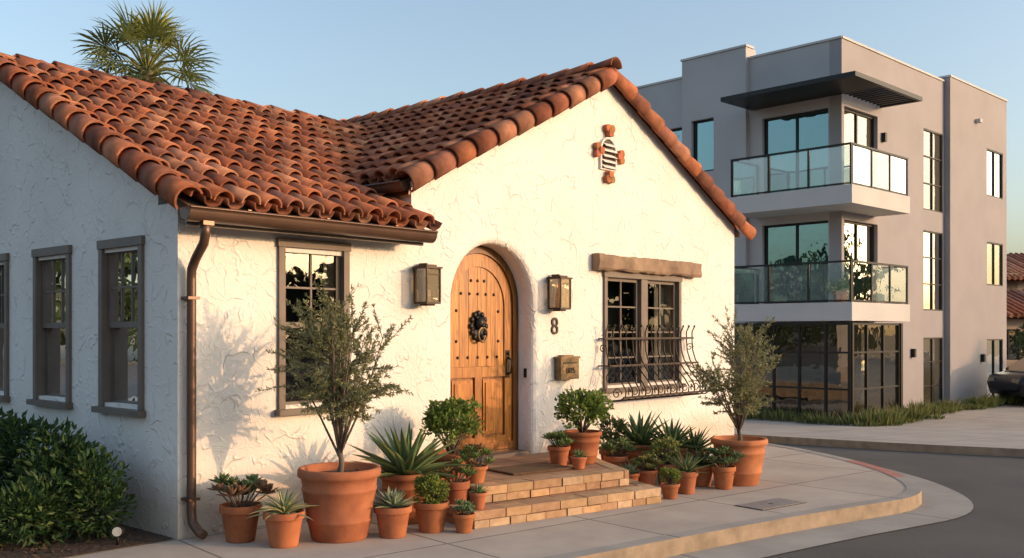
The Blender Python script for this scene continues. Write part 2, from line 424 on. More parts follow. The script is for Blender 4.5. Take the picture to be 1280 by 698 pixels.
# utility cover set in the pavement
mb = MB('castiron', 'black'); uc = site(2.4, 9.15); ue = V((.985, -.17, 0)); uf = V((.17, .985, 0))
TU = lambda a, o, z: uc+ue*a+uf*o+V((0, 0, z))
mb.box(TU, -.33, .33, -.16, .16, -.02, .004, 'black'); mb.box(TU, -.315, .315, -.145, .145, -.02, .008, 'castiron')
mb.box(TU, -.03, .03, -.01, .01, .008, .010, 'black'); mb.build('utility_cover')
# planted bed beside the left wall
slab('garden_bed', [(-9, .02), (-.02, .02), (-.02, 12), (-9, 12)], .012, 0, ['mulch'], False)
mb = MB('mulch')
for i in range(1500):
    x = -R.uniform(.05, 3.2); y = R.uniform(.06, 4.5)
    p = V((x, y, .02)); mb.leaf(p, V((R.uniform(-1, 1), R.uniform(-1, 1), R.uniform(-.1, .5))), R.uniform(.03, .07), .02, W, 'mulch')
mb.build('wood_chips', recalc=False)
# opposite block
fc = [site(-8, 34), site(1.5, 20.6), site(4.1, 17.5), site(5.7, 15.4), site(7.2, 13.9), site(9.5, 12.2), site(14, 10), site(30, 4)]
fcp = smooth_poly([(p.x, p.y) for p in fc])
far = fcp+[(site(70, 10).x, site(70, 10).y), (site(70, 100).x, site(70, 100).y), (site(-8, 100).x, site(-8, 100).y)]
slab('far_sidewalk', far, -.01, .3, ['walk', 'kerbface'])

# ------------------------------------------------------------------ spanish house
house = empty('stucco_tile_roof_house')
TF = lambda a, o, z: (a, -o, z)         # front face, a along +X, o outwards
TL = lambda a, o, z: (-o, a, z)         # left face
def arch(cu, hw, zs, zb, e=0, n=22, flat=1.0):
    p = [(cu-hw-e, zb), (cu+hw+e, zb)]
    for k in range(n+1):
        t = math.pi*k/n; p.append((cu+(hw+e)*math.cos(t), zs+(hw+e)*math.sin(t)*flat))
    return p
CU, HW, ZS = 3.595, .615, 1.90
mb = MB('stucco')
th = .3
archring = [(arch(CU, HW, ZS, .2, e), -d) for e, d in ((.07, 0), (.045, .006), (.02, .022), (.006, .045), (0, .08), (0, th))]
WL = (.909, 1.654, .95, 2.315); WR = (5.47, 7.15, .93, 2.25)
fh = [archring, hole(WL[0]+.04, WL[1]-.04, WL[2]+.03, WL[3]-.04, th), hole(WR[0]+.03, WR[1]-.03, WR[2]+.03, WR[3], th)]
outer = [(0, -.3), (8.58, -.3), (8.58, 3.085), (5.55, 4.61), (2.42, 3.035), (2.42, 2.6), (0, 2.6)]
mb.wall(TF, outer, fh, th, 'stucco')
mb.build('front_wall', house)
mb = MB('stucco')
LW = [(.515, 1.258), (1.823, 2.584), (3.2, 3.95), (4.7, 5.45)]
lh = [hole(a+.04, b-.04, 1.0, 2.27, .3) for a, b in LW]
mb.wall(TL, [(.3, -.3), (7.0, -.3), (7.0, 2.55), (3.5, 4.14), (.3, 2.70)], lh, .3, 'stucco')
mb.build('side_wall', house)
mb = MB('stucco')
mb.box(lambda a, o, z: (2.42+a, o, z), 0, .25, .3, 3.2, 2.3, 2.95, 'stucco')
mb.box(lambda a, o, z: (8.33+a, o, z), 0, .25, .3, 7.0, -.3, 2.93, 'stucco')
mb.box(lambda a, o, z: (a, o, z), .3, 8.33, 6.7, 7.0, -.3, 2.5, 'stucco')
mb.build('rear_walls', house)
# roofs
PAL = [(.36, .135, .072), (.42, .175, .10), (.28, .103, .062), (.46, .23, .14), (.21, .088, .06), (.40, .15, .078), (.31, .115, .065), (.43, .205, .13), (.30, .132, .09)]
def tcol(rnd=R):
    c = rnd.choice(PAL); k = rnd.uniform(.75, 1.2); return (c[0]*k, c[1]*k, c[2]*k)
def roof(mb, O, e, s, width, length, sp=.212, cs=.335, skip=None):
    n = e.cross(s).normalized()
    if n.z < 0: n = -n
    cols = int(round(width/sp)); rows = int(round(length/cs)); cs = length/rows; sp = width/cols
    for i in range(cols+1):
        jx = R.uniform(-.008, .008)
        for j in range(rows):
            o = O+e*(i*sp+jx+R.uniform(-.006, .006))+s*(j*cs+R.uniform(-.018, .018))
            if skip and skip(o): continue
            rot = R.uniform(-.035, .035); ax = (s+e*rot).normalized(); sd = (e-s*rot).normalized()
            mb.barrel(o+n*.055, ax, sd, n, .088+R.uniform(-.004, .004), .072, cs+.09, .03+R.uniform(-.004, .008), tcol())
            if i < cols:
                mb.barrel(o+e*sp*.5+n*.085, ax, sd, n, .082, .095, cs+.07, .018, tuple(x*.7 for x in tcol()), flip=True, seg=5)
def rake(mb, O, s, n, out, length, r=.115, ang=48, cs=.335, drop=0.02):
    rows = int(round(length/cs)); cs = length/rows; a = math.radians(ang)
    nn = (n*math.cos(a)+out*math.sin(a)).normalized(); sd = nn.cross(s).normalized()
    for j in range(rows):
        o = O+s*(j*cs+R.uniform(-.015, .015))+n*R.uniform(-.004, .006)
        mb.barrel(o, s, sd, nn, r+R.uniform(-.003, .006), r-.022, cs+.1, .03, tcol(), seg=10, th=.018, arc=math.pi*1.08)
def caps(mb, O, d, length, r=.11, cs=.37):
    rows = int(round(length/cs)); cs = length/rows; sd = d.cross(V((0, 0, 1))).normalized()
    for j in range(rows):
        mb.barrel(O+d*(j*cs)+V((0, 0, R.uniform(-.006, .008))), d, sd, V((0, 0, 1)), r+R.uniform(-.004, .004), r-.018, cs+.08, .028, tcol(), seg=9, th=.018)
al = math.atan(.458); be = math.atan(.5)
X, Y, Z = V((1, 0, 0)), V((0, 1, 0)), V((0, 0, 1))
sm = V((0, math.cos(al), math.sin(al))); smb = V((0, -math.cos(al), math.sin(al)))
sg = V((math.cos(be), 0, math.sin(be))); sgb = V((-math.cos(be), 0, math.sin(be)))
mb = MB('tile')
LM = 3.82/math.cos(al)
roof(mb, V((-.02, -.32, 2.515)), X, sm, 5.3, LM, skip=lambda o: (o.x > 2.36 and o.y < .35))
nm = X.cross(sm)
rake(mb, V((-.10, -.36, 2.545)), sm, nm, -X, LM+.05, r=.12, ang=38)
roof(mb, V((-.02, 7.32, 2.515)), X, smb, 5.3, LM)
rake(mb, V((-.10, 7.36, 2.545)), smb, V((0, math.sin(al), math.cos(al))), -X, LM+.05, r=.12, ang=38)
caps(mb, V((-.20, 3.5, 4.30)), X, 4.95)
mb.build('main_roof_tiles', house, recalc=False)
mb = MB('tile')
UL, UR = 2.31, 8.80
ZLe = 2.93+(UL-2.18)*.5; ZRe = 2.93+(8.92-UR)*.5
LGl = (5.55-UL)/math.cos(be); LGr = (UR-5.55)/math.cos(be)
roof(mb, V((UL, .06, ZLe)), Y, sg, 5.7, LGl)
roof(mb, V((UR, .06, ZRe)), Y, sgb, 5.7, LGr)
ng = V((-math.sin(be), 0, math.cos(be))); ngb = V((math.sin(be), 0, math.cos(be)))
rake(mb, V((UL-.03, -.05, ZLe-.005)), sg, ng, -Y, LGl, r=.12, ang=58, cs=.33)
rake(mb, V((UR+.03, -.05, ZRe-.005)), sgb, ngb, -Y, LGr, r=.12, ang=58, cs=.33)
caps(mb, V((5.55, -.14, 4.70)), Y, 5.8, r=.115)
mb.build('gable_roof_tiles', house, recalc=False)
mb = MB('deck', 'mortar', 'trim')
def plank(mb, O, e, w, s, l, n, t, mat):
    mb.box(lambda a, o, z: O+e*a+s*o+n*z, 0, w, 0, l, 0, t, mat)
plank(mb, V((-.08, -.27, 2.495)), X, 2.43, sm, LM-.1, nm, .05, 'deck')
plank(mb, V((2.36, .31, 2.765)), X, 2.94, sm, LM-.8, nm, .045, 'deck')
plank(mb, V((-.08, 7.27, 2.495)), X, 5.3, smb, LM-.1, V((0, math.sin(al), math.cos(al))), .05, 'deck')
plank(mb, V((UL+.02, .02, ZLe-.03)), Y, 5.7, sg, LGl-.02, ng, .05, 'deck')
plank(mb, V((UR-.02, .02, ZRe-.03)), Y, 5.7, sgb, LGr-.02, ngb, .05, 'deck')
mb.box(lambda a, o, z: (a, o, z), -.10, 4.7, 3.41, 3.59, 4.17, 4.31, 'mortar')
mb.box(lambda a, o, z: (a, o, z), 5.46, 5.64, .02, 5.7, 4.55, 4.71, 'mortar')
# fascia behind gutter and soffit
mb.box(TF, -.07, 2.34, .22, .255, 2.40, 2.53, 'trim')
mb.box(TF, .01, 2.33, .003, .22, 2.44, 2.475, 'trim')
mb.build('roof_deck_and_ridge_mortar', house)

# gutters
def gutter(mb, P0, d, out, length, r=.075, mat='gutter'):
    pts = [(-r+r*(1-math.cos(t)) , -r*math.sin(t)) for t in [math.pi*k/8 for k in range(9)]]
    P0 = V(P0); i = len(mb.v); n = 0
    sec = [(r+x, z) for x, z in pts]              # outer
    sec = [(0, .02)]+[(x, z) for x, z in sec]+[(2*r, .025), (2*r+.012, .03), (2*r+.012, .012), (2*r+.004, .012)]
    sec += [(x*1.0+.0, z-.006) for x, z in [(r+x, z) for x, z in pts][::-1]]
    for a in (0, length):
        for x, z in sec: mb.v.append(P0+d*a+out*x+V((0, 0, z)))
    m = len(sec)
    for k in range(m-1): mb.face([i+k, i+k+1, i+m+k+1, i+m+k], W, mat, True)
    for a in (0, length):
        cap = [P0+d*a+out*(r+x)+V((0, 0, z)) for x, z in pts]+[P0+d*a+out*(2*r)+V((0, 0, .025)), P0+d*a+V((0, 0, .02))]
        mb.quad(cap, mat)
mb = MB('gutter')
gutter(mb, (-.13, -.257, 2.50), X, -Y, 2.50)
for u in (.35, 1.1, 1.85):
    mb.box(TF, u, u+.03, .25, .425, 2.53, 2.538, 'gutter')
gutter(mb, (UL+.02, -.08, ZLe-.01), Y, -X, 1.3, r=.06)
mb.box(lambda a, o, z: (UL+.02+a, o, ZLe+z), 0, .02, -.06, 1.2, -.10, .01, 'gutter')
mb.build('gutters', house, recalc=False)
mb = MB('gutter')
mb.tube([(.04, -.33, 2.43), (.04, -.33, 2.34), (.05, -.29, 2.27), (.07, -.14, 2.16), (.075, -.075, 2.08), (.075, -.07, 2.0), (.075, -.07, 1.0), (.075, -.07, .22), (.075, -.085, .13), (.085, -.16, .07), (.09, -.22, .05)], .037, 'gutter', n=12)
for z in (1.85, .3):
    mb.box(TF, .025, .125, .0, .112, z, z+.022, 'gutter')
mb.box(TF, 0.0, .09, .29, .37, 2.40, 2.44, 'gutter')
mb.build('downspout', house)

# windows
def window(mb, T, a0, a1, z0, z1, kind, cas=.062):
    t = 'trim'
    mb.box(T, a0-.0, a0+cas, -.09, .028, z0, z1, t); mb.box(T, a1-cas, a1, -.09, .028, z0, z1, t)
    mb.box(T, a0-.012, a1+.012, -.09, .036, z1+.002, z1+.075, t)
    mb.box(T, a0-.03, a1+.03, -.09, .075, z0-.052, z0-.002, t)
    A0, A1 = a0+cas+.002, a1-cas-.002; zm = (z0+z1)/2+.02; B = z0+.001; Tt = z1
    def sash(s0, s1, b, tp, o, cols, rows, fw=.04):
        mb.box(T, s0, s0+fw, o-.035, o, b, tp, t); mb.box(T, s1-fw, s1, o-.035, o, b, tp, t)
        mb.box(T, s0+fw, s1-fw, o-.035, o-.001, b, b+fw+.01, t); mb.box(T, s0+fw, s1-fw, o-.035, o-.001, tp-fw, tp, t)
        for c in range(1, cols):
            x = s0+fw+(s1-s0-2*fw)*c/cols; mb.box(T, x-.009, x+.009, o-.028, o-.006, b+fw+.01, tp-fw, t)
        for r in range(1, rows):
            z = b+fw+.01+(tp-b-2*fw-.01)*r/rows; mb.box(T, s0+fw, s1-fw, o-.026, o-.008, z-.009, z+.009, t)
        mb.quad([T(s0+fw, o-.018, b+fw), T(s1-fw, o-.018, b+fw), T(s1-fw, o-.018, tp-fw), T(s0+fw, o-.018, tp-fw)], 'glass')
    if kind == 'hung':
        sash(A0, A1, zm-.02, Tt, -.03, 2, 2); sash(A0, A1, B, zm+.018, -.07, 1, 1)
    elif kind == 'hung3':
        sash(A0, A1, zm-.02, Tt, -.03, 3, 2); sash(A0, A1, B, zm+.018, -.07, 1, 1)
    else:
        mid = (A0+A1)/2
        mb.box(T, mid-.07, mid+.07, -.09, .02, B, Tt, t)
        sash(A0, mid-.071, B, Tt, -.03, 2, 4); sash(mid+.071, A1, B, Tt, -.03, 2, 4)
    # room behind
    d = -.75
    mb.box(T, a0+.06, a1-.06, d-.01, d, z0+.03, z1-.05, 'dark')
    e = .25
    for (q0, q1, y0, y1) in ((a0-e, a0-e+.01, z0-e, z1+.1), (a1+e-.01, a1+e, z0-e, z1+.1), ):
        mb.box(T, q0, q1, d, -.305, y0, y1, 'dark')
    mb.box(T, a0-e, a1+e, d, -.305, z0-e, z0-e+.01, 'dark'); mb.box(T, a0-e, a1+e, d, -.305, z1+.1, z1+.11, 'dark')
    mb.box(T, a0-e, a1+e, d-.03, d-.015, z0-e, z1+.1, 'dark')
def drape(mb, T, a0, a1, z0, z1, o, mat='curtain', n=26, amp=.012):
    for k in range(n):
        x0 = a0+(a1-a0)*k/n; x1 = a0+(a1-a0)*(k+1)/n
        q0 = o+amp*math.sin(k*2.1); q1 = o+amp*math.sin((k+1)*2.1)
        mb.quad([T(x0, q0, z0), T(x1, q1, z0), T(x1, q1, z1), T(x0, q0, z1)], mat, sm=True)
mb = MB('trim', 'glass', 'dark', 'curtain')
window(mb, TF, *WL, 'hung'); drape(mb, TF, WL[0]+.07, WL[0]+.20, WL[2], WL[3], -.2); 
mb.build('front_sash_window', house)
mb = MB('trim', 'glass', 'dark', 'curtain')
window(mb, TF, *WR, 'pair', .055); drape(mb, TF, WR[0]+.1, WR[0]+.36, WR[2], WR[3], -.2); drape(mb, TF, WR[1]-.3, WR[1]-.08, WR[2], WR[3], -.2)
mb.build('front_casement_window', house)
for a, b in LW:
    mb = MB('trim', 'glass', 'dark', 'curtain')
    window(mb, TL, a, b, .97, 2.30, 'hung3'); drape(mb, TL, a+.08, b-.08, 1.0, 1.62, -.16)
    mb.build('side_sash_window', house)
# timber lintel, hand-hewn
mb = MB('lintel'); n = 26; i0 = len(mb.v)
for k in range(n+1):
    a = 5.25+2.26*k/n; w = .012
    j = lambda s: R.uniform(-s, s)
    for o, z in ((-.02, 2.33+j(w)), (.10+j(.008), 2.325+j(w)), (.115+j(.008), 2.35+j(.004)), (.115+j(.01), 2.43), (.11+j(.008), 2.505+j(w)), (-.02, 2.52+j(w))):
        mb.v.append(V(TF(a, o, z)))
for k in range(n):
    for q in range(6): mb.face([i0+k*6+q, i0+k*6+(q+1) % 6, i0+(k+1)*6+(q+1) % 6, i0+(k+1)*6+q], W, 'lintel', False)
mb.face([i0+q for q in range(6)], W, 'lintel'); mb.face([i0+n*6+q for q in range(6)], W, 'lintel')
mb.build('timber_lintel', house)

# wrought iron belly grille
mb = MB('iron')
g0, g1 = 5.36, 7.32; nb = 15
prof = [(.13, 1.66), (.10, 1.60), (.10, 1.48), (.11, 1.36), (.15, 1.24), (.23, 1.12), (.33, 1.01), (.39, .92), (.38, .85), (.30, .80), (.18, .79)]
for k in range(nb):
    a = g0+.03+(g1-g0-.06)*k/(nb-1)
    mb.tube([TF(a, o, z) for o, z in prof], .0085, 'iron', n=6)
    mb.ball(TF(a, .135, 1.672), .014, .014, .018, 'iron', seg=8, rings=5)
    if k < nb-1 and k % 2 == 0:
        c = a+(g1-g0-.06)/(nb-1)
        for sgn in (-1, 1):
            sp = []
            for q in range(14):
                t = q/13*math.pi*2.3; r = .056*(1-q/18)
                sp.append(TF(c+sgn*(.055-r*math.cos(t)*.9), .37-.02*math.cos(t), .90+r*math.sin(t)))
            mb.tube(sp, .006, 'iron', n=5)
for z, o in ((1.52, .10), (1.20, .175), (.84, .375), (.79, .18)):
    mb.box(TF, g0, g1, o-.008, o+.008, z-.012, z+.012, 'iron')
for a in (g0+.03, g1-.03):
    for z, o in ((1.52, .10), (.79, .18), (1.20, .17)):
        mb.box(TF, a-.01, a+.01, 0, o, z-.008, z+.008, 'iron')
    s_ = 1 if a > 6 else -1
    # side scrolls, lying in the plane of each cheek
    for zc, oc_, rr in ((1.40, .06, .055), (1.05, .17, .085), (.88, .26, .07)):
        mb.tube([TF(a+s_*.004, oc_+rr*(1-q/22)*math.cos(q/15*7.0), zc+rr*(1-q/22)*math.sin(q/15*7.0)) for q in range(20)], .0065, 'iron', n=5)
mb.build('window_grille', house)

# gable ornament: clay tile cross around an arched louvred vent
mb = MB('tile', 'stucco', 'iron'); VC = (5.55, 3.70)
oc = (.42, .18, .09)
for da, dz, rot in ((0, .31, 0), (0, -.29, math.pi), (-.235, .03, math.pi/2), (.235, -.0, -math.pi/2)):
    ca, cz = VC[0]+da, VC[1]+dz; w = .066
    for k in (-1, 1):
        c0 = (ca+(k*w*.6)*math.cos(rot), cz+(k*w*.6)*math.sin(rot))
        mb.tube([TF(c0[0], .0, c0[1]), TF(c0[0], .06, c0[1])], .048, 'tile', tuple(x*R.uniform(.8, 1.2) for x in oc), n=10)
    dx, dzz = -math.sin(rot), math.cos(rot)
    mb.box(TF, ca-dx*.055-.042, ca-dx*.055+.042, 0, .07, cz-dzz*.055-.036, cz-dzz*.055+.036, 'tile', tuple(x*R.uniform(.8, 1.15) for x in oc))
vp = arch(VC[0], .135, VC[1]+.05, VC[1]-.17)
mb.wall(lambda a, o, z: TF(a, o+.012, z), vp, [], .011, 'iron')
ve = arch(VC[0], .160, VC[1]+.05, VC[1]-.185)
mb.wall(lambda a, o, z: TF(a, o+.03, z), ve, [[(vp, 0), (vp, -.028)]], .029, 'stucco')
for k in range(5):
    z = VC[1]-.155+k*.065; hw = .132 if z < VC[1]+.03 else .132*math.cos(math.asin(min(.95, (z+.03-VC[1]-.05)/.135)))
    mb.quad([TF(VC[0]-hw, .06, z-.004), TF(VC[0]+hw, .06, z-.004), TF(VC[0]+hw, .014, z+.03), TF(VC[0]-hw, .014, z+.03)], 'stucco')
    mb.box(TF, VC[0]-hw, VC[0]+hw, .05, .062, z-.010, z-.004, 'stucco')
mb.build('gable_vent_ornament', house)

# lanterns
def lantern(c):
    mb = MB('iron', 'amber'); a, z = c
    T = lambda x, o, zz: TF(a+x, o, z+zz)
    mb.box(T, -.055, .055, 0, .018, -.12, .16, 'iron')
    mb.box(T, -.012, .012, .018, .11, .165, .185, 'iron'); mb.box(T, -.012, .012, .1, .12, .14, .185, 'iron')
    w = .085; oc = .125
    for zz, ww, h in ((.13, w+.018, .018), (.148, w*.75, .02), (-.205, w+.006, .02), (-.222, w*.6, .015)):
        mb.box(T, -ww, ww, oc-ww, oc+ww, zz, zz+h, 'iron')
    for sx in (-1, 1):
        for so in (-1, 1):
            mb.box(T, sx*w-.008, sx*w+.008, oc+so*w-.008, oc+so*w+.008, -.186, .13, 'iron')
    for zz in (.07,):
        mb.box(T, -w+.008, w-.008, oc+w-.005, oc+w+.004, zz, zz+.009, 'iron')
    g = w-.004
    mb.box(T, -g, g, oc-g, oc+g, -.185, .129, 'amber')
    mb.tube([T(0, oc, -.18), T(0, oc, -.06)], .018, 'curtain', n=8)
    mb.build('wall_lantern', house)
lantern((2.51, 2.07)); lantern((4.50, 2.05))
text('house_number', '8', .27, (4.56, -.008, 1.655), 0, 'iron', house, .008)
mb = MB('brass', 'black')
T = lambda a, o, z: TF(4.72+a, o, 1.20+z)
mb.box(T, -.16, .16, 0, .10, -.13, .10, 'brass'); mb.box(T, -.17, .17, 0, .115, .10, .125, 'brass')
mb.box(T, -.12, .12, .1, .106, .045, .06, 'black'); mb.box(T, -.09, .09, .0, .08, .125, .14, 'brass')
mb.build('mailbox', house)
text('mailbox_number', '1025', .085, (4.72, -.1065, 1.165), 0, 'black', house, .002)

# door
mb = MB('wood', 'iron', 'black', 'trim')
do = -.27
TD = lambda a, o, z: TF(a, o+do, z)
zb = .30
# outer frame ring
i0 = [(arch(CU, HW-.085, ZS, zb+.03), 0), (arch(CU, HW-.085, ZS, zb+.03), -.05)]
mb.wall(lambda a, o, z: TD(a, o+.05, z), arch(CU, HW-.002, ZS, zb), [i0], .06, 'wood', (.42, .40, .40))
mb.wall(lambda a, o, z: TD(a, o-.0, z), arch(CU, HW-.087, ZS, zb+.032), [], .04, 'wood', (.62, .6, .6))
LHW = HW-.09
up = arch(CU, LHW-.115, ZS-.02, zb+.93)
h1 = [(up, 0), (up, -.026)]
pr = []
for a0_, a1_ in ((CU-LHW+.11, CU-.05), (CU+.05, CU+LHW-.11)):
    for z0_, z1_ in ((zb+.18, zb+.82),):
        p = rect(a0_, a1_, z0_, z1_); pr.append([(p, 0), (p, -.026)])
mb.wall(lambda a, o, z: TD(a, o+.028, z), arch(CU, LHW, ZS, zb+.035), [h1]+pr, .027, 'wood', (.95, .92, .9))
# planks
pw = (LHW-.115)*2/6
for k in range(6):
    x0 = CU-(LHW-.115)+k*pw+.003; x1 = x0+pw-.006; c = R.uniform(.95, 1.2)
    def topz(x):
        q = max(0, (LHW-.118)**2-(x-CU)**2); return ZS-.02+math.sqrt(q)
    xs = [x0+(x1-x0)*q/4 for q in range(5)]
    fr = [TD(x0, .013, zb+.932), TD(x1, .013, zb+.932)]+[TD(x, .013, topz(x)) for x in xs[::-1]]
    mb.quad(fr, 'wood', (c, c, c))
for a0_, a1_ in ((CU-LHW+.11, CU-.05), (CU+.05, CU+LHW-.11)):
    mb.box(TD, a0_+.03, a1_-.03, 0, .02, zb+.21, zb+.79, 'wood', (1.05, 1, 1))
    mb.box(TD, a0_+.06, a1_-.06, .02, .032, zb+.24, zb+.76, 'wood', (1.15, 1.1, 1.1))
def stud(x, z): mb.ball(TD(x, .016, z), .017, .014, .017, 'iron', seg=10, rings=6)
for k in range(-2, 3): stud(CU+k*.125, ZS+.10)
for k in (-2, 2): stud(CU+k*.16, ZS-.08); stud(CU+k*.16, zb+1.20)
for k in range(-2, 3): stud(CU+k*.15, zb+1.03)
for k in (-1, 0, 1): stud(CU+k*.1, ZS+.24)
mb.box(TD, CU-LHW, CU+LHW, .028, .05, zb+.035, zb+.11, 'wood', (.8, .75, .7))
# lion-style knocker on ornate plate
kc = (CU-.0, zb+1.36)
mb.tube([TD(kc[0], .013, kc[1]), TD(kc[0], .03, kc[1])], .105, 'black', n=18)
for q in range(12):
    t = q/12*2*math.pi; mb.ball(TD(kc[0]+.112*math.cos(t), .03, kc[1]+.135*math.sin(t)), .03, .02, .034, 'black', seg=8, rings=5)
mb.ball(TD(kc[0], .05, kc[1]+.03), .062, .05, .07, 'black'); mb.ball(TD(kc[0], .085, kc[1]+.005), .03, .03, .026, 'black', seg=10, rings=6)
for sx in (-1, 1):
    mb.ball(TD(kc[0]+sx*.05, .055, kc[1]+.09), .02, .015, .02, 'black', seg=8, rings=5)
    mb.ball(TD(kc[0]+sx*.022, .093, kc[1]+.045), .011, .01, .011, 'brass', seg=8, rings=5)
mb.tube([TD(kc[0]+.066*math.cos(q/18*2*math.pi), .09, kc[1]-.09+.075*math.sin(q/18*2*math.pi)) for q in range(18)], .012, 'brass', n=7, closed=True)
# handle set
hx = CU+LHW-.07
mb.box(TD, hx-.03, hx+.03, .028, .038, zb+.80, zb+1.10, 'black')
mb.tube([TD(hx, .038, zb+1.02), TD(hx, .085, zb+1.0), TD(hx, .09, zb+.93), TD(hx, .085, zb+.86), TD(hx, .038, zb+.84)], .011, 'black', n=8)
mb.ball(TD(hx, .045, zb+1.065), .018, .015, .018, 'black', seg=10, rings=6)
mb.box(TF, CU-HW+.003, CU+HW-.003, -.29, -.05, .24, .305, 'trim')
mb.build('arched_door', house)
mb = MB('black'); mb.box(lambda a, o, z: (CU+HW-o, a, z), .10, .13, 0, .018, 1.10, 1.20, 'black'); mb.build('doorbell', house)

# ------------------------------------------------------------------ steps
steps = empty('entrance_steps')
def poly_slab(name, poly, z0, z1, mat):
    mb = MB(mat); T = lambda a, o, z: (a, z, z1+o)
    mb.wall(T, poly, [], z1-z0, mat); return mb.build(name, steps)
A1, B1 = V((1.81, -1.42, 0)), V((3.87, -1.86, 0)); A2, B2 = V((2.10, -1.18, 0)), V((3.82, -1.53, 0))
poly_slab('lower_tread', [(1.86, -1.38), (3.84, -1.80), (4.45, -.7), (1.95, -.7)], -.1, .135, 'paver')
poly_slab('landing', [(2.15, -1.14), (3.80, -1.47), (4.85, -.004), (2.35, -.004)], .1, .275, 'paver')
BP = [(.50, .33, .19), (.44, .27, .15), (.54, .38, .24), (.40, .24, .14), (.47, .30, .16), (.55, .34, .18)]
def course(mb, A, B, z0, z1, dep=.13, ln=.2):
    d = (B-A); n = max(1, int(round(d.length/ln))); e = d.normalized(); o_ = V((e.y, -e.x, 0))
    x = 0; tot = d.length
    while x < tot-.04:
        l = min(ln*R.uniform(.75, 1.3), tot-x)
        if tot-x-l < .06: l = tot-x
        c = R.choice(BP); k = R.uniform(.8, 1.1); j = R.uniform(-.006, .007)
        mb.box(lambda a, o, z: A+e*a+o_*o+V((0, 0, z)), x+.005, x+l-.005, -dep, j, z0, z1+R.uniform(-.002, .003), 'brick', tuple(q*k for q in c))
        x += l
mb = MB('brick', 'mortar')
for (A, B, z) in ((A1, B1, .0), (A2, B2, .139)):
    course(mb, A, B, z+.002, z+.062, ln=.2); course(mb, A, B, z+.068, z+.139, ln=.26, dep=.2)
course(mb, V((1.95, -.75, 0)), A1, .002, .062); course(mb, V((1.95, -.75, 0)), A1, .068, .139)
course(mb, V((2.35, -.02, 0)), A2, .141, .201); course(mb, V((2.35, -.02, 0)), A2, .207, .279)
course(mb, B1, V((4.45, -.72, 0)), .002, .062); course(mb, B1, V((4.45, -.72, 0)), .068, .139)
course(mb, B2, V((4.85, -.01, 0)), .002, .201); course(mb, B2, V((4.85, -.01, 0)), .207, .279)
mb.build('stone_risers', steps)
mb = MB('mat')
e_ = (B2-A2).normalized(); f_ = V((-e_.y, e_.x, 0)); mc = V((3.22, -.80, 0))
mb.box(lambda a, o, z: mc+e_*a+f_*o+V((0, 0, z)), -.36, .36, -.22, .22, .28, .298, 'mat'); mb.build('door_mat')

# ------------------------------------------------------------------ pots and plants
def pot(mb, c, r, h, style=0):
    k = R.uniform(.8, 1.12); col = (k, k*R.uniform(.92, 1.05), k*R.uniform(.9, 1.1))
    rb = r*.68; c = V(c)
    if style == 0:
        pf = [(rb*.96, 0), (rb, .01), (r*.88, h*.78), (r*.89, h*.79), (r*.99, h*.80), (r, h*.82), (r, h*.97), (r*.985, h), (r*.9, h), (r*.89, h*.985), (r*.86, h*.88)]
    else:
        pf = [(rb*.96, 0), (rb, .01), (r*.78, h*.25), (r*.8, h*.26), (r*.8, h*.29), (r*.79, h*.3), (r*.9, h*.68), (r*.92, h*.69), (r*.92, h*.72), (r*.9, h*.73), (r*.93, h*.86), (r*1.0, h*.88), (r*1.02, h*.91), (r*1.02, h*.97), (r*.99, h), (r*.9, h), (r*.89, h*.98), (r*.86, h*.88)]
    mb.lathe(c, pf, 'terracotta', col, seg=32)
    mb.lathe(c+V((0, 0, h*.885)), [(r*.87, 0), (r*.6, .012), (.01, .016)], 'soil', W, seg=20)
    for _ in range(14):
        a = R.uniform(0, 6.28); q = R.uniform(0, r*.75); mb.ball(c+V((q*math.cos(a), q*math.sin(a), h*.9)), .012, .012, .01, 'soil', seg=6, rings=4)
    return c+V((0, 0, h*.9))
def rv(s=1): return V((R.uniform(-s, s), R.uniform(-s, s), R.uniform(-s, s)))
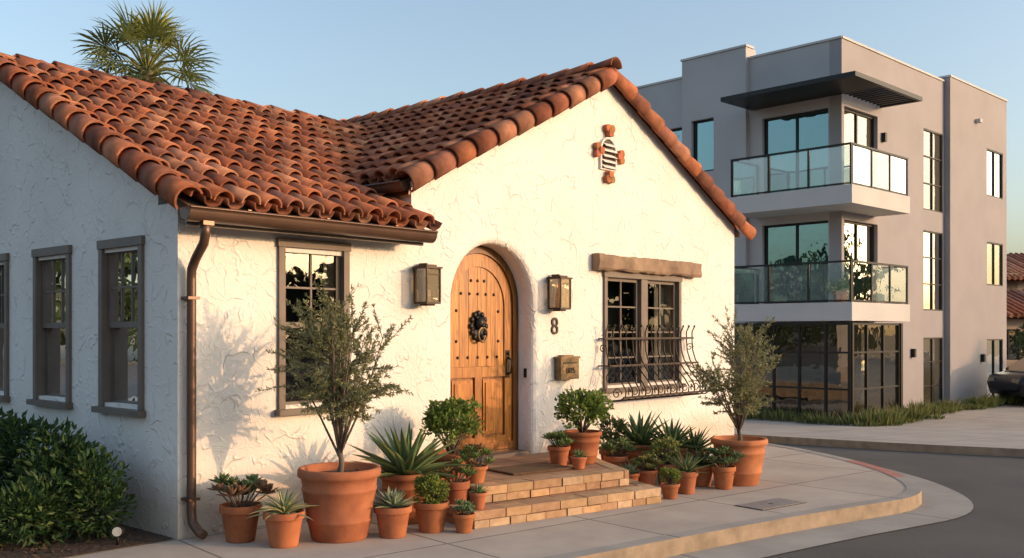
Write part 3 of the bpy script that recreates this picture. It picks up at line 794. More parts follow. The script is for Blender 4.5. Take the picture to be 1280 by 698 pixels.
def olive(name, c, r, h, cz, rx, rz, nl, seed, fork):
    global R
    keep = R; R = random.Random(seed)
    mb = MB('terracotta', 'soil', 'bark', 'leaf'); top = pot(mb, c, r, h, 1)
    f = top+V((R.uniform(-.02, .02), R.uniform(-.02, .02), fork)); cc = V((c[0], c[1], cz))
    tr = .022
    mb.tube([top-V((0, 0, .02)), top+(f-top)*.4+V((.012, -.01, 0)), f], [tr*1.4, tr, tr*.9], 'bark', n=8)
    nm_ = 18
    for i in range(nm_):
        a = i*2.4+R.uniform(-.3, .3); el = R.uniform(-.15, 1.45); q = R.uniform(.5, .95)
        tip = cc+V((rx*math.cos(a)*math.cos(el)*q, rx*math.sin(a)*math.cos(el)*q, rz*math.sin(el)*q))
        mid = f+(tip-f)*.45+V((0, 0, -.03))+rv(.03)
        base = f-V((0, 0, R.uniform(0, .12)*min(1, fork/.3)))
        mb.tube([base, mid, tip], [tr*.5, tr*.33, tr*.14], 'bark', n=5)
        for j in range(13):
            t = R.uniform(.38, 1); st = (base.lerp(mid, t*2) if t < .5 else mid.lerp(tip, t*2-1))
            dd = rv().normalized()*.8+V((0, 0, .55))+(st-cc).normalized()*.6
            ln = R.uniform(.14, .36)*rx/.5; dd.normalize()
            if dd.z < -.1: dd.z *= .3; dd.normalize()
            bend = V((R.uniform(-.3, .3), R.uniform(-.3, .3), R.uniform(-.25, .25)))
            pts = [st, st+dd*ln*.5, st+dd*ln+bend*ln*.35]
            mb.tube(pts, [.003, .0022, .001], 'bark', n=3)
            m = int(nl/(nm_*13))
            for q in range(m):
                u = R.uniform(.12, 1.02); p = pts[0].lerp(pts[1], u*2) if u < .5 else pts[1].lerp(pts[2], u*2-1)
                ld = (rv()+dd*.9).normalized()
                k = R.random(); g = R.uniform(.75, 1.25)
                col = (.22*g, .22*g, .095*g) if k < .5 else ((.33*g, .33*g, .18*g) if k < .85 else (.12*g, .14*g, .055*g))
                mb.leaf(p, ld, R.uniform(.028, .045), R.uniform(.008, .012), col)
    R = keep
    return mb.build(name, recalc=False)
def S(e, n): p = site(e, n); return (p.x, p.y, 0)
olive('potted_olive_tree', S(-1.34, 7.66), .315, .55, 1.36, .50, .50, 15000, 11, .20)
olive('potted_olive_tree', S(2.395, 10.4), .29, .48, 1.21, .47, .47, 12500, 23, .14)

def rosette(mb, top, n, l, w, col, edge=None, curl=-.5, el0=.15, el1=1.35, gut=.3, mat='succ', belly=.3):
    for i in range(n):
        t = i/max(1, n-1); el = el0+(el1-el0)*t+R.uniform(-.1, .1); a = i*2.399+R.uniform(-.15, .15)
        d = V((math.cos(a)*math.cos(el), math.sin(a)*math.cos(el), math.sin(el))); g = R.uniform(.8, 1.2)
        mb.blade(top+V((d.x, d.y, 0))*w*.3, d, Z, l*R.uniform(.8, 1.08)*(1-.25*t), w*R.uniform(.85, 1.1)*(1-.2*t), curl*R.uniform(.4, 1.3), tuple(c*g for c in col), edge, mat, gut=gut, belly=belly)
GA = (.09, .16, .06)
def agave(name, c, r, h, n, l, w, col=GA, edge=None, curl=-.5, st=0, **k):
    mb = MB('terracotta', 'soil', 'succ'); top = pot(mb, c, r, h, st); rosette(mb, top, n, l, w, col, edge, curl, **k); return mb.build(name, recalc=False)
def aeonium(name, c, r, h, heads, spread, hr, cols, st=0):
    mb = MB('terracotta', 'soil', 'succ', 'bark'); top = pot(mb, c, r, h, st)
    for i in range(heads):
        a = i*2.4+R.uniform(-.4, .4); q = spread*math.sqrt((i+.3)/heads); hh = R.uniform(.04, .14)*(1.2-q/spread*.6)*spread/.12
        p = top+V((q*math.cos(a), q*math.sin(a), hh)); mb.tube([top+V((q*.3*math.cos(a), q*.3*math.sin(a), 0)), p], .006, 'bark', n=5)
        rosette(mb, p, 16, hr*R.uniform(.8, 1.15), hr*.42, R.choice(cols), None, .4, .1, 1.3, .2, belly=.6)
    return mb.build(name, recalc=False)
def shrub(name, c, r, h, cz, rx, rz, n, ll, lw, cols, trunk=True, potted=True, st=0, mat='leaf'):
    mb = MB('terracotta', 'soil', mat, 'bark')
    top = pot(mb, c, r, h, st)
    cc = V((c[0], c[1], c[2]+cz)); limbs = []
    for i in range(16):
        a = i*2.4; el = R.uniform(-.3, 1.4); tip = cc+V((rx*.75*math.cos(a)*math.cos(el), rx*.75*math.sin(a)*math.cos(el), rz*.75*math.sin(el)))
        mb.tube([top, top.lerp(tip, .5)+V((0, 0, .02)), tip], [.012, .008, .003], 'bark', n=5); limbs.append(tip)
    cl = [cc+V((rx*.7*R.uniform(-1, 1), rx*.7*R.uniform(-1, 1), rz*.75*R.uniform(-1, 1))) for _ in range(14)]+limbs
    for i in range(n):
        q = R.choice(cl)+rv().normalized()*rx*.36*R.random()**.5
        d = (q-cc).normalized()*.7+rv()*.8+Z*.3; g = R.uniform(.6, 1.3); col = R.choice(cols)
        mb.leaf(q, d, ll*R.uniform(.7, 1.2), lw*R.uniform(.8, 1.2), tuple(x*g for x in col), mat)
    return mb.build(name, recalc=False)
JC = [(.17, .25, .05), (.24, .31, .07), (.11, .18, .04)]
BXC = [(.18, .24, .04), (.26, .29, .06), (.12, .17, .035)]
DK = [(.05, .09, .03), (.07, .12, .04), (.08, .10, .04)]
# left group
aeonium('potted_aeonium', S(-2.08, 7.56), .16, .28, 14, .21, .11, [(.10, .15, .055), (.19, .11, .065), (.13, .17, .06)])
agave('potted_variegated_agave', S(-1.706, 7.38), .155, .26, 38, .29, .04, (.12, .19, .08), (.55, .50, .25), -1.0)
agave('potted_echeveria', S(-.933, 7.72), .15, .24, 38, .22, .055, (.17, .24, .15), (.28, .32, .2), -.2)
shrub('potted_boxwood', S(-.647, 7.92), .145, .24, .32, .135, .12, 2600, .024, .014, BXC)
aeonium('potted_sedum', S(-.383, 7.88), .09, .15, 9, .085, .065, [(.18, .24, .14), (.14, .20, .09)])
agave('potted_agave', S(-.895, 8.32), .22, .42, 44, .62, .10, (.09, .155, .07), (.18, .22, .08), -.35, st=1)
shrub('potted_jade_plant', (2.44, -.52, 0), .21, .50, .74, .26, .22, 1700, .052, .032, JC, st=1)
aeonium('potted_aeonium', (2.28, -.98, .28), .11, .15, 14, .15, .08, [(.14, .20, .06), (.22, .13, .06), (.16, .22, .07)])
aeonium('potted_aeonium', (2.02, -1.0, .0), .12, .33, 12, .14, .08, [(.14, .20, .06), (.25, .18, .08)])
agave('potted_haworthia', (1.93, -1.35, .139), .075, .14, 20, .12, .024, (.11, .17, .06), None, .2)
agave('potted_agave', (2.16, -.52, 0), .14, .3, 26, .30, .06, (.10, .16, .07), None, -.3)
# right group
aeonium('potted_aeonium', (3.66, -.80, .278), .115, .19, 13, .13, .08, [(.12, .18, .06), (.15, .21, .07)])
shrub('potted_jade_plant', (3.96, -.86, .278), .195, .32, .52, .27, .22, 1700, .05, .032, JC, st=1)
p = site(.645, 9.52); agave('potted_haworthia', (p.x, p.y, .278), .08, .12, 22, .13, .028, (.14, .19, .07), None, -.2)
aeonium('potted_aeonium', S(1.10, 10.45), .13, .29, 14, .17, .10, [(.17, .23, .09), (.28, .26, .11), (.13, .19, .07)])
agave('potted_agave', S(1.414, 10.95), .19, .36, 36, .54, .095, (.08, .15, .065), (.15, .20, .08), -.3, st=1)
agave('potted_agave', S(1.75, 10.85), .18, .34, 32, .50, .085, (.09, .15, .065), None, -.35)
agave('potted_echeveria', S(1.212, 10.12), .10, .155, 26, .16, .045, (.15, .21, .12), None, -.1)
aeonium('potted_sedum', S(1.40, 10.25), .115, .17, 16, .15, .075, [(.17, .22, .07), (.27, .26, .08)])
shrub('potted_boxwood', S(1.517, 9.47), .095, .145, .21, .10, .085, 1400, .02, .012, BXC)
agave('potted_aloe', S(1.724, 9.78), .12, .22, 32, .28, .04, (.10, .15, .065), (.18, .21, .09), -.2)
agave('potted_aloe', S(1.98, 10.25), .125, .22, 36, .40, .04, (.08, .13, .055), None, -1.4)
aeonium('potted_aeonium', S(2.16, 10.07), .125, .23, 12, .16, .10, [(.13, .20, .08), (.10, .15, .06)])
shrub('potted_jade_plant', S(1.62, 10.35), .12, .22, .34, .16, .14, 800, .04, .024, [(.18, .24, .07), (.28, .28, .09)])
agave('potted_agave', S(2.02, 10.9), .16, .30, 32, .40, .06, (.08, .13, .055), None, -.3)
shrub('potted_sage', S(1.12, 11.0), .15, .3, .46, .19, .19, 1000, .045, .018, DK+[(.18, .22, .08)])

# hedge shrub by the left wall
mb = MB('leaf', 'bark'); rr = random.Random(5)
lumps = []
for i in range(46):
    y = rr.uniform(.5, 4.6); x = -rr.uniform(.32, 1.25); z = rr.uniform(.12, .62)
    lumps.append((V((x, y, z)), rr.uniform(.15, .26)))
lumps += [(V((-.45, .75, .55)), .2), (V((-.42, .5, .45)), .2), (V((-.40, .42, .25)), .2), (V((-.5, 1.0, .66)), .2), (V((-.75, .62, .3)), .22), (V((-.6, 1.5, .72)), .18), (V((-.5, 2.3, .70)), .2)]
for i in range(12):
    q = lumps[i][0]; mb.tube([V((q.x, q.y, 0)), q], [.015, .005], 'bark', n=5)
for i in range(19000):
    c, r0 = rr.choice(lumps); d = V((rr.gauss(0, 1), rr.gauss(0, 1), rr.gauss(0, 1))).normalized()
    p = c+d*r0*(rr.random()**.4)*1.1
    if p.z < .02 or p.x > -.03: continue
    g = rr.uniform(.5, 1.4); k = rr.random(); col = (.032, .07, .02) if k < .6 else ((.05, .10, .027) if k < .92 else (.10, .145, .04))
    mb.leaf(p, d+V((rr.uniform(-.8, .8), rr.uniform(-.8, .8), rr.uniform(-.2, .9))), rr.uniform(.05, .085), rr.uniform(.025, .04), tuple(x*g for x in col), rnd=rr)
mb.build('pittosporum_hedge', recalc=False)
mb = MB('black', 'amber')
p = V((-.42, .12, .0)); mb.tube([p, p+V((0, 0, .09))], .01, 'black', n=8)
mb.tube([p+V((.03, .03, .10)), p+V((-.03, -.05, .12))], .042, 'black', n=16); mb.tube([p+V((-.031, -.052, .12)), p+V((-.033, -.056, .121))], .034, 'amber', n=16)
mb.build('garden_spotlight')

# ------------------------------------------------------------------ palm
def palm(name, base, ht, seed, cr=1.9):
    rr = random.Random(seed); mb = MB('palmbark', 'leaf')
    pr = []; z = 0
    while z < ht:
        t = z/ht; r = .26-.09*t; pr += [(r, z), (r*1.06, z+.05), (r*.97, z+.08)]; z += .11
    mb.lathe(base, pr, 'palmbark', W, seg=16)
    top = V(base)+V((0, 0, ht))
    NL = 46; ND = 10
    for i in range(NL+ND):
        dead = i >= NL; t = min(1, i/(NL-1))
        el = 1.45-2.25*t**.9 if not dead else rr.uniform(-1.45, -1.15)
        a = i*2.399+rr.uniform(-.25, .25)
        d = V((math.cos(a)*math.cos(el), math.sin(a)*math.cos(el), math.sin(el)))
        pl = cr*rr.uniform(.40, .56); fl = cr*rr.uniform(.36, .44)
        if dead: pl *= .4; fl *= .8
        p1 = top+d*pl*.5+V((0, 0, .03)); p2 = top+d*pl+V((0, 0, -.12*pl*(1 if not dead else 0)))
        gcol = (.2, .2, .06) if not dead else (.22, .15, .08)
        mb.tube([top-V((0, 0, .15*t)), p1, p2], [.035, .025, .018], 'leaf', gcol, n=4)
        fd = (p2-p1).normalized(); side = fd.cross(Z)
        if side.length < .1: side = X.copy()
        side.normalize(); side = (side+V((0, 0, rr.uniform(-.8, .8)))).normalized(); side = (side-fd*side.dot(fd)).normalized(); nn = side.cross(fd).normalized()
        g0 = rr.uniform(.65, 1.35)
        nbld = 24
        for k in range(nbld):
            ph = -1.95+3.9*k/(nbld-1)
            bd = (fd*math.cos(ph)+side*math.sin(ph)+nn*(.06*(1 if k % 2 else -1)+.12*abs(math.sin(ph)))).normalized()
            l = fl*(.72+.28*math.cos(ph*.7))*rr.uniform(.9, 1.06)
            q = bd.cross(nn).normalized(); w = l*.50*math.tan(3.9/(nbld-1)/2)*2*.95
            m1 = p2+bd*l*.50; m2 = p2+bd*l*.78+V((0, 0, -.02)); e1 = m2+(bd*.9+V((0, 0, -.45 if not dead else -1.2))*rr.uniform(.5, 1.2)).normalized()*l*.32
            g = g0*rr.uniform(.85, 1.15); c = (.19*g, .21*g, .055*g) if not dead else (.32*g, .21*g, .10*g)
            j = len(mb.v); mb.v += [p2, m1+q*w*.5, m2+q*w*.30, e1, m2-q*w*.30, m1-q*w*.5]
            mb.face([j, j+1, j+5], c, 'leaf'); mb.face([j+1, j+2, j+4, j+5], c, 'leaf'); mb.face([j+2, j+3, j+4], c, 'leaf')
    mb.build(name, recalc=False)
pp = site(-9.25, 25); palm('fan_palm_tree', (pp.x, pp.y, -.4), 8.6, 5, 2.15)

# ------------------------------------------------------------------ modern building
mod = empty('modern_apartment_building')
Q = site(7.52, 22.5)
def sv(e, n): return (RT*e+FW*n)
RD = sv(.715, .699); LD = sv(-.699, .715)
def TRt(a, o, z): return Q+RD*a-LD*o+V((0, 0, z))
def TLt(a, o, z): return Q+LD*a-RD*o+V((0, 0, z))
GZ = -.48
# wall panels with real openings
mb = MB('grey', 'lgrey', 'slab')
wl = [(1.02, .06, 0)]
rightholes = [hole(.12, 1.80, 4.76, 6.78, .3), hole(.12, 1.80, 2.28, 4.18, .3)]
for z0, z1 in ((4.78, 6.89), (2.16, 4.24), (-.46, 1.45)): rightholes.append(hole(4.40, 5.62, z0, z1, .3))
rightholes.append(hole(.3, 2.0, -.4, 1.7, .3))
mb.wall(TRt, rect(0, 5.72, -1.2, 8.3), rightholes, .3, 'grey')
lefth = [hole(.33, 2.06, 4.76, 6.78, .3), hole(.33, 2.06, 2.28, 4.18, .3), hole(.5, 2.3, -.4, 1.72, .3)]
mb.wall(TLt, rect(.3, 2.43, -1.2, 8.3), lefth, .3, 'lgrey')
mb.wall(lambda a, o, z: TLt(a, o+.14, z), rect(2.43, 4.33, -1.2, 8.58), [hole(3.36, 4.04, 5.66, 7.0, .25), hole(3.36, 4.04, 3.0, 4.3, .25)], .44, 'lgrey')
mb.wall(lambda a, o, z: TLt(a, o-.05, z), rect(4.33, 11, -1.2, 8.2), [hole(4.4, 5.05, 5.6, 6.95, .25), hole(6.2, 7.6, 5.6, 6.95, .25)], .3, 'lgrey')
eh = [hole(8.3, 9.55, z0, z1, .3) for z0, z1 in ((5.5, 6.85), (2.94, 4.18), (-.42, 1.39))]
mb.wall(lambda a, o, z: TRt(a, o+.16, z), rect(5.72, 9.85, -1.2, 8.42), eh, .46, 'grey')
mb.box(TRt, 9.55, 9.85, -10, -.3, -1.2, 8.42, 'grey')
mb.box(TRt, .3, 5.7, -10.8, -.9, 7.8, 8.1, 'slab'); mb.box(TRt, 5.72, 9.55, -10, -.3, 8.0, 8.2, 'slab')
mb.box(TRt, .3, 9.55, -11, -10.8, -1.2, 8.15, 'grey')
# parapet copings
def coping(T, a0, a1, o, z): mb.box(T, a0, a1, o-.33, o+.03, z, z+.05, 'slab')
coping(TRt, 0, 5.7, 0, 8.302); coping(TLt, .0, 2.4, 0, 8.304); coping(TLt, 2.4, 4.36, .14, 8.585)
coping(TLt, 4.37, 11, -.05, 8.203); coping(TRt, 5.69, 9.88, .16, 8.423)
mb.build('walls', mod)
mb = MB('dark', 'sheer')
for z in (-.46, 2.1, 4.62, 7.2):
    mb.box(TRt, .31, 9.5, -9.9, -.31, z-.1, z, 'dark')
mb.box(TRt, 2.6, 2.7, -9.9, -.31, -1, 7.9, 'dark'); mb.box(TRt, .31, 9.5, -3.6, -3.5, -1, 7.9, 'dark')
for (a0, a1, z0, z1) in ((.35, .95, 4.76, 6.78), (1.4, 1.85, 2.28, 4.18)):
    drape(mb, TLt, a0, a1, z0, z1, -.5, 'sheer', 24, .03)
drape(mb, TLt, 1.2, 2.0, 4.76, 6.78, -.5, 'sheer', 24, .03)
for z0, z1 in ((4.78, 6.89), (2.16, 4.24)): drape(mb, TRt, 4.42, 5.6, z0, z1, -.33, 'sheer', 30, .02)
mb.build('interior', mod)
# windows
def mwin(mb, T, a0, a1, z0, z1, cols, rows, o=-.12, gl='mglass', f=.05, rowz=None):
    mb.box(T, a0, a0+f, o-.05, o+.02, z0, z1, 'black'); mb.box(T, a1-f, a1, o-.05, o+.02, z0, z1, 'black')
    mb.box(T, a0+f, a1-f, o-.05, o+.018, z0, z0+f, 'black'); mb.box(T, a0+f, a1-f, o-.05, o+.018, z1-f, z1, 'black')
    for c in range(1, cols):
        x = a0+(a1-a0)*c/cols; mb.box(T, x-f*.5, x+f*.5, o-.05, o+.014, z0+f, z1-f, 'black')
    for r in (rowz or [z0+(z1-z0)*q/rows for q in range(1, rows)]):
        mb.box(T, a0+f, a1-f, o-.045, o+.01, r-f*.4, r+f*.4, 'black')
    mb.quad([T(a0+f, o-.02, z0+f), T(a1-f, o-.02, z0+f), T(a1-f, o-.02, z1-f), T(a0+f, o-.02, z1-f)], gl)
mb = MB('black', 'mglass', 'mglassb')
for z0, z1 in ((4.76, 6.78), (2.28, 4.18)):
    mwin(mb, TLt, .33, 2.06, z0, z1, 2, 1); mwin(mb, TRt, .12, 1.80, z0, z1, 2, 1, gl='mglassw')
for z0, z1 in ((4.78, 6.89), (2.16, 4.24), (-.46, 1.45)): mwin(mb, TRt, 4.40, 5.62, z0, z1, 2, 3, o=-.03, f=.035, gl='mglassw')
mwin(mb, TRt, .3, 2.0, -.4, 1.7, 2, 2, gl='mglassb'); mwin(mb, TLt, .5, 2.3, -.4, 1.72, 2, 3, gl='mglassb')
mwin(mb, lambda a, o, z: TLt(a, o+.14, z), 3.36, 4.04, 5.66, 7.0, 1, 1); mwin(mb, lambda a, o, z: TLt(a, o+.14, z), 3.36, 4.04, 3.0, 4.3, 1, 1)
mwin(mb, lambda a, o, z: TLt(a, o-.05, z), 4.4, 5.05, 5.6, 6.95, 1, 1); mwin(mb, lambda a, o, z: TLt(a, o-.05, z), 6.2, 7.6, 5.6, 6.95, 2, 1)
for z0, z1 in ((5.5, 6.85), (2.94, 4.18), (-.42, 1.39)): mwin(mb, lambda a, o, z: TRt(a, o+.16, z), 8.3, 9.55, z0, z1, 2, 1, o=-.03, f=.035, gl='mglassw')
# projecting ground floor glazing
mwin(mb, lambda a, o, z: TLt(a, o+1.1, z), -.8, 2.4, GZ+.14, 1.80, 5, 3, o=-.05, gl='mglassb', rowz=[.35, 1.15])
mwin(mb, lambda a, o, z: TRt(a, o+.8, z), -1.1, 1.3, GZ+.14, 1.80, 3, 3, o=-.05, gl='mglassb', rowz=[.35, 1.15])
mb.box(lambda a, o, z: TRt(a, o+.8, z), 1.3, 1.4, -.8, 0, GZ-.3, 1.80, 'black')
mb.build('windows', mod)
mb = MB('slab', 'grey')
mb.box(TRt, -1.12, 1.32, .0, .82, GZ-.4, GZ+.14, 'slab'); mb.box(TLt, .003, 2.42, .0, 1.12, GZ-.4, GZ+.139, 'slab')
for z in (4.36, 1.84):
    # one L-shaped slab wrapping the corner
    T = lambda a, o, zz: Q+RD*a+LD*zz+V((0, 0, z+.40+o))
    mb.wall(T, [(-1.2, -.85), (1.66, -.85), (1.66, -.003), (-.003, -.003), (-.003, 2.22), (-1.2, 2.22)], [], .40, 'slab')
mb.build('balcony_slabs', mod)
mb = MB('black', 'rail', 'railf')
def rail(T, a0, a1, o, z, gl, n):
    for k in range(n+1):
        x = a0+(a1-a0)*k/n; mb.box(T, x-.02, x+.02, o-.02, o+.02, z-.1, z+.86, 'black')
    mb.box(T, a0-.02, a1+.02, o-.028, o+.028, z+.86, z+.90, 'black'); mb.box(T, a0, a1, o-.012, o+.012, z+.02, z+.05, 'black')
    for k in range(n):
        x0 = a0+(a1-a0)*k/n+.04; x1 = a0+(a1-a0)*(k+1)/n-.04
        mb.quad([T(x0, o, z+.06), T(x1, o, z+.06), T(x1, o, z+.84), T(x0, o, z+.84)], gl)
for z, g2 in ((4.76, 'railf'), (2.24, 'rail')):
    rail(TLt, -.80, 2.17, 1.15, z, 'rail', 3); rail(TRt, -1.10, 1.61, .80, z, g2, 3)
    rail(lambda a, o, zz: TLt(2.17-o, a, zz), .03, 1.12, 0, z, 'rail', 1)
    rail(lambda a, o, zz: TRt(1.61-o, a, zz), .03, .78, 0, z, g2, 1)
mb.build('balcony_railings', mod)
mb = MB('black')
T = lambda a, o, zz: Q+RD*a+LD*zz+V((0, 0, 7.12+o))
mb.wall(T, [(-1.35, -1.0), (0, -1.0), (0, 2.35), (-1.35, 2.35)], [], .10, 'black')
mb.box(TRt, 0.0, 2.0, .92, 1.0, 7.02, 7.12, 'black'); mb.box(TRt, 1.92, 2.0, .0, .92, 7.02, 7.12, 'black')
for k in range(9): mb.box(TRt, .15+k*.2, .2+k*.2, .0, .92, 7.04, 7.10, 'black')
mb.build('steel_canopy', mod)
mb = MB('black', 'amber')
for T, a, z in ((TRt, 2.05, 6.2), (TRt, 3.7, .95), (TRt, 7.9, .75)):
    mb.box(T, a-.05, a+.05, .0, .10+(.16 if a > 6 else 0), z, z+.22, 'black')
mb.box(TRt, 7.45, 7.6, .16, .3, 7.45, 7.55, 'slab')
mb.build('wall_sconces', mod)
mb = MB('terracotta', 'soil', 'leaf', 'bark')
# balcony planter
shr = V(TRt(-.75, .35, 2.24))
top = pot(mb, shr, .17, .24)
for i in range(500):
    mb.leaf(top+V((R.gauss(0, .12), R.gauss(0, .12), abs(R.gauss(0, .12)))), rv()+Z*.8, .09, .03, R.choice(JC))
mb.build('balcony_planter', recalc=False)

# planting strip grasses & low shrubs in front of the apartments
mb = MB('leaf'); rr = random.Random(9)
def clump(c, r, h, n, cols):
    for i in range(n):
        a = rr.uniform(0, 6.28); q = r*rr.random()**.5; p = V(c)+V((q*math.cos(a), q*math.sin(a), 0))
        d = V((math.cos(a)*.5*q/r+rr.uniform(-.35, .35), math.sin(a)*.5*q/r+rr.uniform(-.35, .35), 1)); g = rr.uniform(.6, 1.3)
        mb.leaf(p, d, h*rr.uniform(.5, 1.1), .03, tuple(x*g for x in rr.choice(cols)), rnd=rr)
GC2 = [(.14, .17, .05), (.24, .23, .08), (.09, .13, .04)]
for i in range(46):
    a = -1.6+i*.25
    o = 1.35 if a < 1.5 else .85
    q = TRt(a, o+rr.uniform(-.2, .25), 0); clump((q.x, q.y, -.38), .24, rr.uniform(.12, .46), 110, GC2)
for i in range(12):
    q = TLt(-1.0+i*.33, 1.5+rr.uniform(-.1, .2), 0); clump((q.x, q.y, -.38), .22, rr.uniform(.15, .35), 110, GC2)
for i in range(9):
    q = site(13.2+i*.45, 20.6+rr.uniform(-.3, .3)); clump((q.x, q.y, -.01+ramp(q)), .3, rr.uniform(.12, .3), 120, GC2)
mb.build('ornamental_grasses', recalc=False)

# ------------------------------------------------------------------ background right
def bghouse(name, e, n, w, d, h, rot, rh):
    eo = empty(name); c = site(e, n); ca, sa = math.cos(rot), math.sin(rot)
    ex = sv(ca, sa); ey = sv(-sa, ca)
    T = lambda a, o, z: c+ex*a+ey*(-o)+V((0, 0, z-.5))
    mb = MB('tan')
    holes = [hole(.7+i*1.7, 1.6+i*1.7, zz, zz+1.2, .25) for i in range(int((w-1)/1.7)) for zz in ([1.0, 3.7] if h > 4.5 else [1.0])]
    mb.wall(T, rect(0, w, -.3, h), holes, .25, 'tan')
    mb.box(lambda a, o, z: T(a, -o, z), 0, .25, .25, d, -.3, h, 'tan'); mb.box(lambda a, o, z: T(a, -o, z), w-.25, w, .25, d, -.3, h, 'tan')
    mb.box(lambda a, o, z: T(a, -o, z), .25, w-.25, d-.25, d, -.3, h, 'tan'); mb.build('walls', eo)
    mb = MB('black', 'mglassb', 'dark')
    for hh in holes:
        p = hh[0][0]; mwin(mb, T, p[0][0], p[1][0], p[0][1], p[2][1], 2, 2, gl='mglassb'); mb.box(T, p[0][0], p[1][0], -.5, -.45, p[0][1], p[2][1], 'dark')
    mb.build('windows', eo)
    mb = MB('tile'); ov = .5
    A = [T(-ov, ov, h), T(w+ov, ov, h), T(w+ov, -d-ov, h), T(-ov, -d-ov, h)]; r0 = T(d/2, -d/2, h+rh); r1 = T(w-d/2, -d/2, h+rh)
    for q in ([A[0], A[1], r1, r0], [A[1], A[2], r1], [A[2], A[3], r0, r1], [A[3], A[0], r0]): mb.quad(q, 'tile', PAL[1])
    mb.quad([p-V((0, 0, .12)) for p in A], 'tile', PAL[2])
    # tile ribs on the street slope
    nn = int((w+2*ov)/.3)
    for k in range(nn):
        a = -ov+(k+.5)*(w+2*ov)/nn; dl = min(a+ov, w+ov-a, d/2+ov)
        p0 = T(a, ov, h+.02); p1 = T(a, ov-dl, h+.02+rh*dl/(d/2+ov)); mb.tube([p0, p1], .09, 'tile', tcol(), n=6)
    mb.build('roof', eo)
bghouse('distant_tile_roof_house', 22.6, 47, 11, 7, 4.6, .12, 1.5)
bghouse('distant_tile_roof_house', 18.4, 38.5, 8, 5, 2.7, .15, 1.1)

def tree(name, c, ht, cr, n, seed, cols, ls=.22):
    rr = random.Random(seed); mb = MB('bark', 'leaf'); c = V(c); f = c+V((0, 0, ht*.35))
    mb.tube([c, f], [ht*.03, ht*.02], 'bark', n=8); cl = []
    cc = c+V((0, 0, ht*.66))
    for i in range(26):
        d = V((rr.gauss(0, 1), rr.gauss(0, 1), rr.gauss(0, .8))).normalized(); tip = cc+V((d.x*cr, d.y*cr, d.z*ht*.32))*rr.uniform(.5, .95)
        mb.tube([f, f.lerp(tip, .5)+V((0, 0, -.1)), tip], [ht*.012, ht*.008, .01], 'bark', n=4); cl.append((tip, cr*rr.uniform(.25, .42)))
    for i in range(n):
        q, r = rr.choice(cl); d = V((rr.gauss(0, 1), rr.gauss(0, 1), rr.gauss(0, 1))).normalized(); g = rr.uniform(.6, 1.35)
        mb.leaf(q+d*r*rr.random()**.5, d+V((rr.uniform(-1, 1), rr.uniform(-1, 1), .2)), ls*rr.uniform(.7, 1.2), ls*.5, tuple(x*g for x in rr.choice(cols)), rnd=rr)
    mb.build(name, recalc=False)
TC = [(.05, .075, .025), (.08, .10, .03), (.035, .06, .02)]
TC2 = [(.09, .12, .04), (.13, .15, .05), (.06, .09, .03)]
tree('street_tree', site(18.6, 34.5, -.5), 2.6, .9, 2500, 1, TC2, .16)
tree('street_tree', site(34, 62, -.5), 6.5, 3, 3000, 3, TC2, .3)
# distant tree belt closing the view
mb = MB('leaf'); rr = random.Random(31)
for i in range(9000):
    e = rr.uniform(-120, 160); n = 110+rr.uniform(-6, 14)+abs(e)*.1; hmax = 4.5+2.5*math.sin(e*.21)+1.8*math.sin(e*.67)
    p = site(e, n, -.5+max(.2, hmax)*rr.random()**.7); g = rr.uniform(.6, 1.3)
    mb.leaf(p, V((rr.uniform(-1, 1), rr.uniform(-1, 1), rr.uniform(-.5, 1))), 1.6, 1.1, tuple(x*g for x in TC[1]), rnd=rr)
mb.build('distant_trees', recalc=False)
mb = MB('leaf')  # added ring of off-camera trees, there to darken the window reflections
for i in range(15000):
    a = rr.uniform(math.radians(95), math.radians(345)); rad = 72+rr.uniform(-4, 6)
    hmax = 8.3+1.3*math.sin(a*17)+.9*math.sin(a*41+1)
    c0 = site(0, 0); p = V((c0.x+rad*math.cos(a), c0.y+rad*math.sin(a), -.15+hmax*rr.random()**.8)); g = rr.uniform(.5, 1.3)
    mb.leaf(p, V((rr.uniform(-1, 1), rr.uniform(-1, 1), rr.uniform(-.5, 1))), 1.5, 1.1, tuple(x*g for x in TC[2]), rnd=rr)
mb.build('reflection_tree_ring', recalc=False)

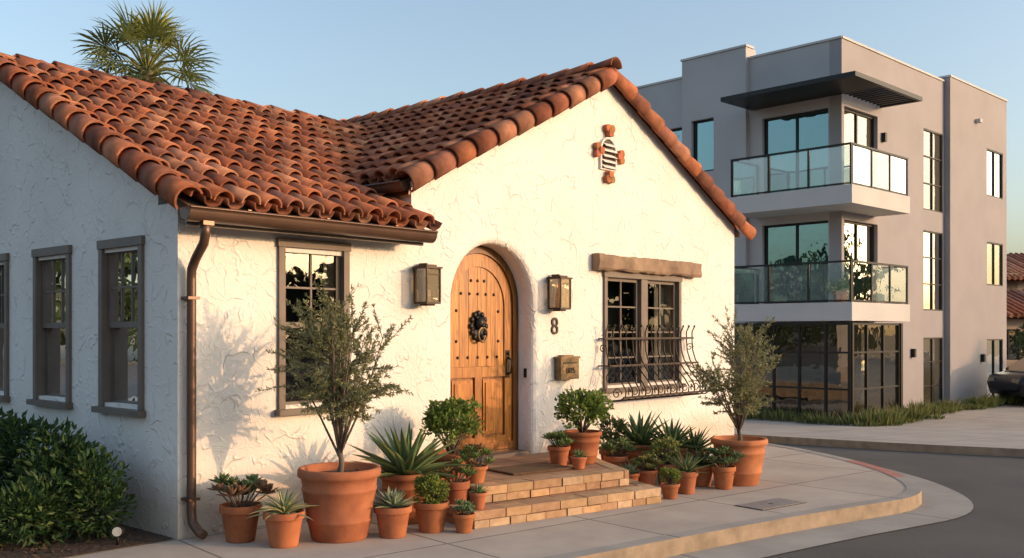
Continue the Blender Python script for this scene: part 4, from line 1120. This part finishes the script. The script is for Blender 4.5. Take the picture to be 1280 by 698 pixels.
# ------------------------------------------------------------------ parked car
def car(name, c, ang):
    mb = MB('carpaint', 'mglassb', 'rubber', 'alloy', 'black', 'amber'); ca, sa = math.cos(ang), math.sin(ang)
    ex = sv(ca, sa); ey = sv(-sa, ca); c = V(c)
    T = lambda a, o, z: c+ex*a+ey*o+V((0, 0, z))
    st = [(-2.2, .45, .62, .70), (-2.1, .30, .82, .80), (-1.6, .22, .92, .86), (-1.0, .20, .97, .89), (0, .20, .98, .90), (1.0, .20, .95, .89), (1.6, .22, .93, .87), (2.1, .30, .86, .80), (2.22, .42, .7, .70)]
    i = len(mb.v); 
    for x, zl, zt, hw in st:
        for o, z in ((-hw*.9, zl), (-hw, zl+.12), (-hw, (zl+zt)/2+.1), (-hw*.93, zt-.03), (-hw*.8, zt), (hw*.8, zt), (hw*.93, zt-.03), (hw, (zl+zt)/2+.1), (hw, zl+.12), (hw*.9, zl)): mb.v.append(T(x, o, z))
    for k in range(len(st)-1):
        for q in range(10): mb.face([i+k*10+q, i+k*10+(q+1) % 10, i+(k+1)*10+(q+1) % 10, i+(k+1)*10+q], W, 'carpaint', True)
    mb.face([i+q for q in range(10)], W, 'carpaint'); mb.face([i+(len(st)-1)*10+q for q in range(10)], W, 'carpaint')
    ca_ = [(-1.75, .93, .70), (-1.0, 1.38, .60), (-.2, 1.45, .58), (.45, 1.40, .59), (1.15, .95, .70)]; i = len(mb.v)
    for x, z, hw in ca_: mb.v += [T(x, -hw-.08, .93), T(x, -hw, z), T(x, hw, z), T(x, hw+.08, .93)]
    for k in range(4):
        for q in range(3):
            roofp = q == 1 and k in (1, 2)
            mb.face([i+k*4+q, i+k*4+q+1, i+(k+1)*4+q+1, i+(k+1)*4+q], W, 'carpaint' if roofp else 'mglassb')
    for x in (-1.35, 1.35):
        for sy in (-1, 1):
            mb.tube([T(x, sy*.72, .33), T(x, sy*.90, .33)], .33, 'rubber', n=24); mb.tube([T(x, sy*.90, .33), T(x, sy*.912, .33)], .21, 'alloy', n=14)
            mb.tube([T(x, sy*.60, .36), T(x, sy*.893, .36)], .38, 'black', n=24)
    for sy in (-1, 1):
        mb.box(T, -2.19, -2.1, sy*.55-.14, sy*.55+.14, .62, .74, 'amber'); mb.box(T, 2.1, 2.2, sy*.55-.14, sy*.55+.14, .62, .74, 'amber')
        mb.box(T, .75, .9, sy*.88-.08, sy*.88+.08, .95, 1.05, 'carpaint')
    for x in (-1.0, -.2, .5): 
        for sy in (-1, 1): mb.box(T, x-.025, x+.025, sy*.64-.01, sy*.64+.01, .93, 1.4, 'black')
    mb.build(name)
car('parked_car', site(15.35, 26.7, -.38), .1)

# ------------------------------------------------------------------ light
w = bpy.data.worlds.new('World'); scene.world = w; w.use_nodes = True
n = w.node_tree; n.nodes.clear()
sky = n.nodes.new('ShaderNodeTexSky'); sky.sky_type = 'NISHITA'; sky.sun_disc = False
ELEV = math.radians(9.5); tosun = V((.51, -.86, 0)).normalized()
az = math.atan2(tosun.x, tosun.y)
sky.sun_elevation = ELEV; sky.sun_rotation = az; sky.dust_density = 3.6; sky.air_density = 1.0; sky.ozone_density = 1.6
bg = n.nodes.new('ShaderNodeBackground'); bg.inputs[1].default_value = .37
hs = n.nodes.new('ShaderNodeHueSaturation'); hs.inputs['Saturation'].default_value = .88
wo = n.nodes.new('ShaderNodeOutputWorld'); n.links.new(sky.outputs[0], hs.inputs['Color']); n.links.new(hs.outputs[0], bg.inputs[0]); n.links.new(bg.outputs[0], wo.inputs[0])
sl = bpy.data.lights.new('sun', 'SUN'); sl.energy = 2.8; sl.angle = math.radians(.5); sl.color = (1, .56, .29)
so = bpy.data.objects.new('sun', sl); scene.collection.objects.link(so)
d = -(tosun*math.cos(ELEV)+Z*math.sin(ELEV)); so.rotation_euler = d.to_track_quat('-Z', 'Y').to_euler(); so.location = (10, -20, 12)

cam = bpy.data.cameras.new('camera'); cam.lens = 34.68; cam.sensor_width = 36; cam.shift_y = .0516; cam.clip_end = 3000; cam.clip_start = .05
co = bpy.data.objects.new('camera', cam); scene.collection.objects.link(co)
co.location = (-3.94, -6.98, 1.6); co.rotation_euler = (math.pi/2, 0, math.atan2(FW.y, FW.x)-math.pi/2)
scene.camera = co
scene.view_settings.view_transform = 'Standard'; scene.view_settings.look = 'None'; scene.view_settings.exposure = 0
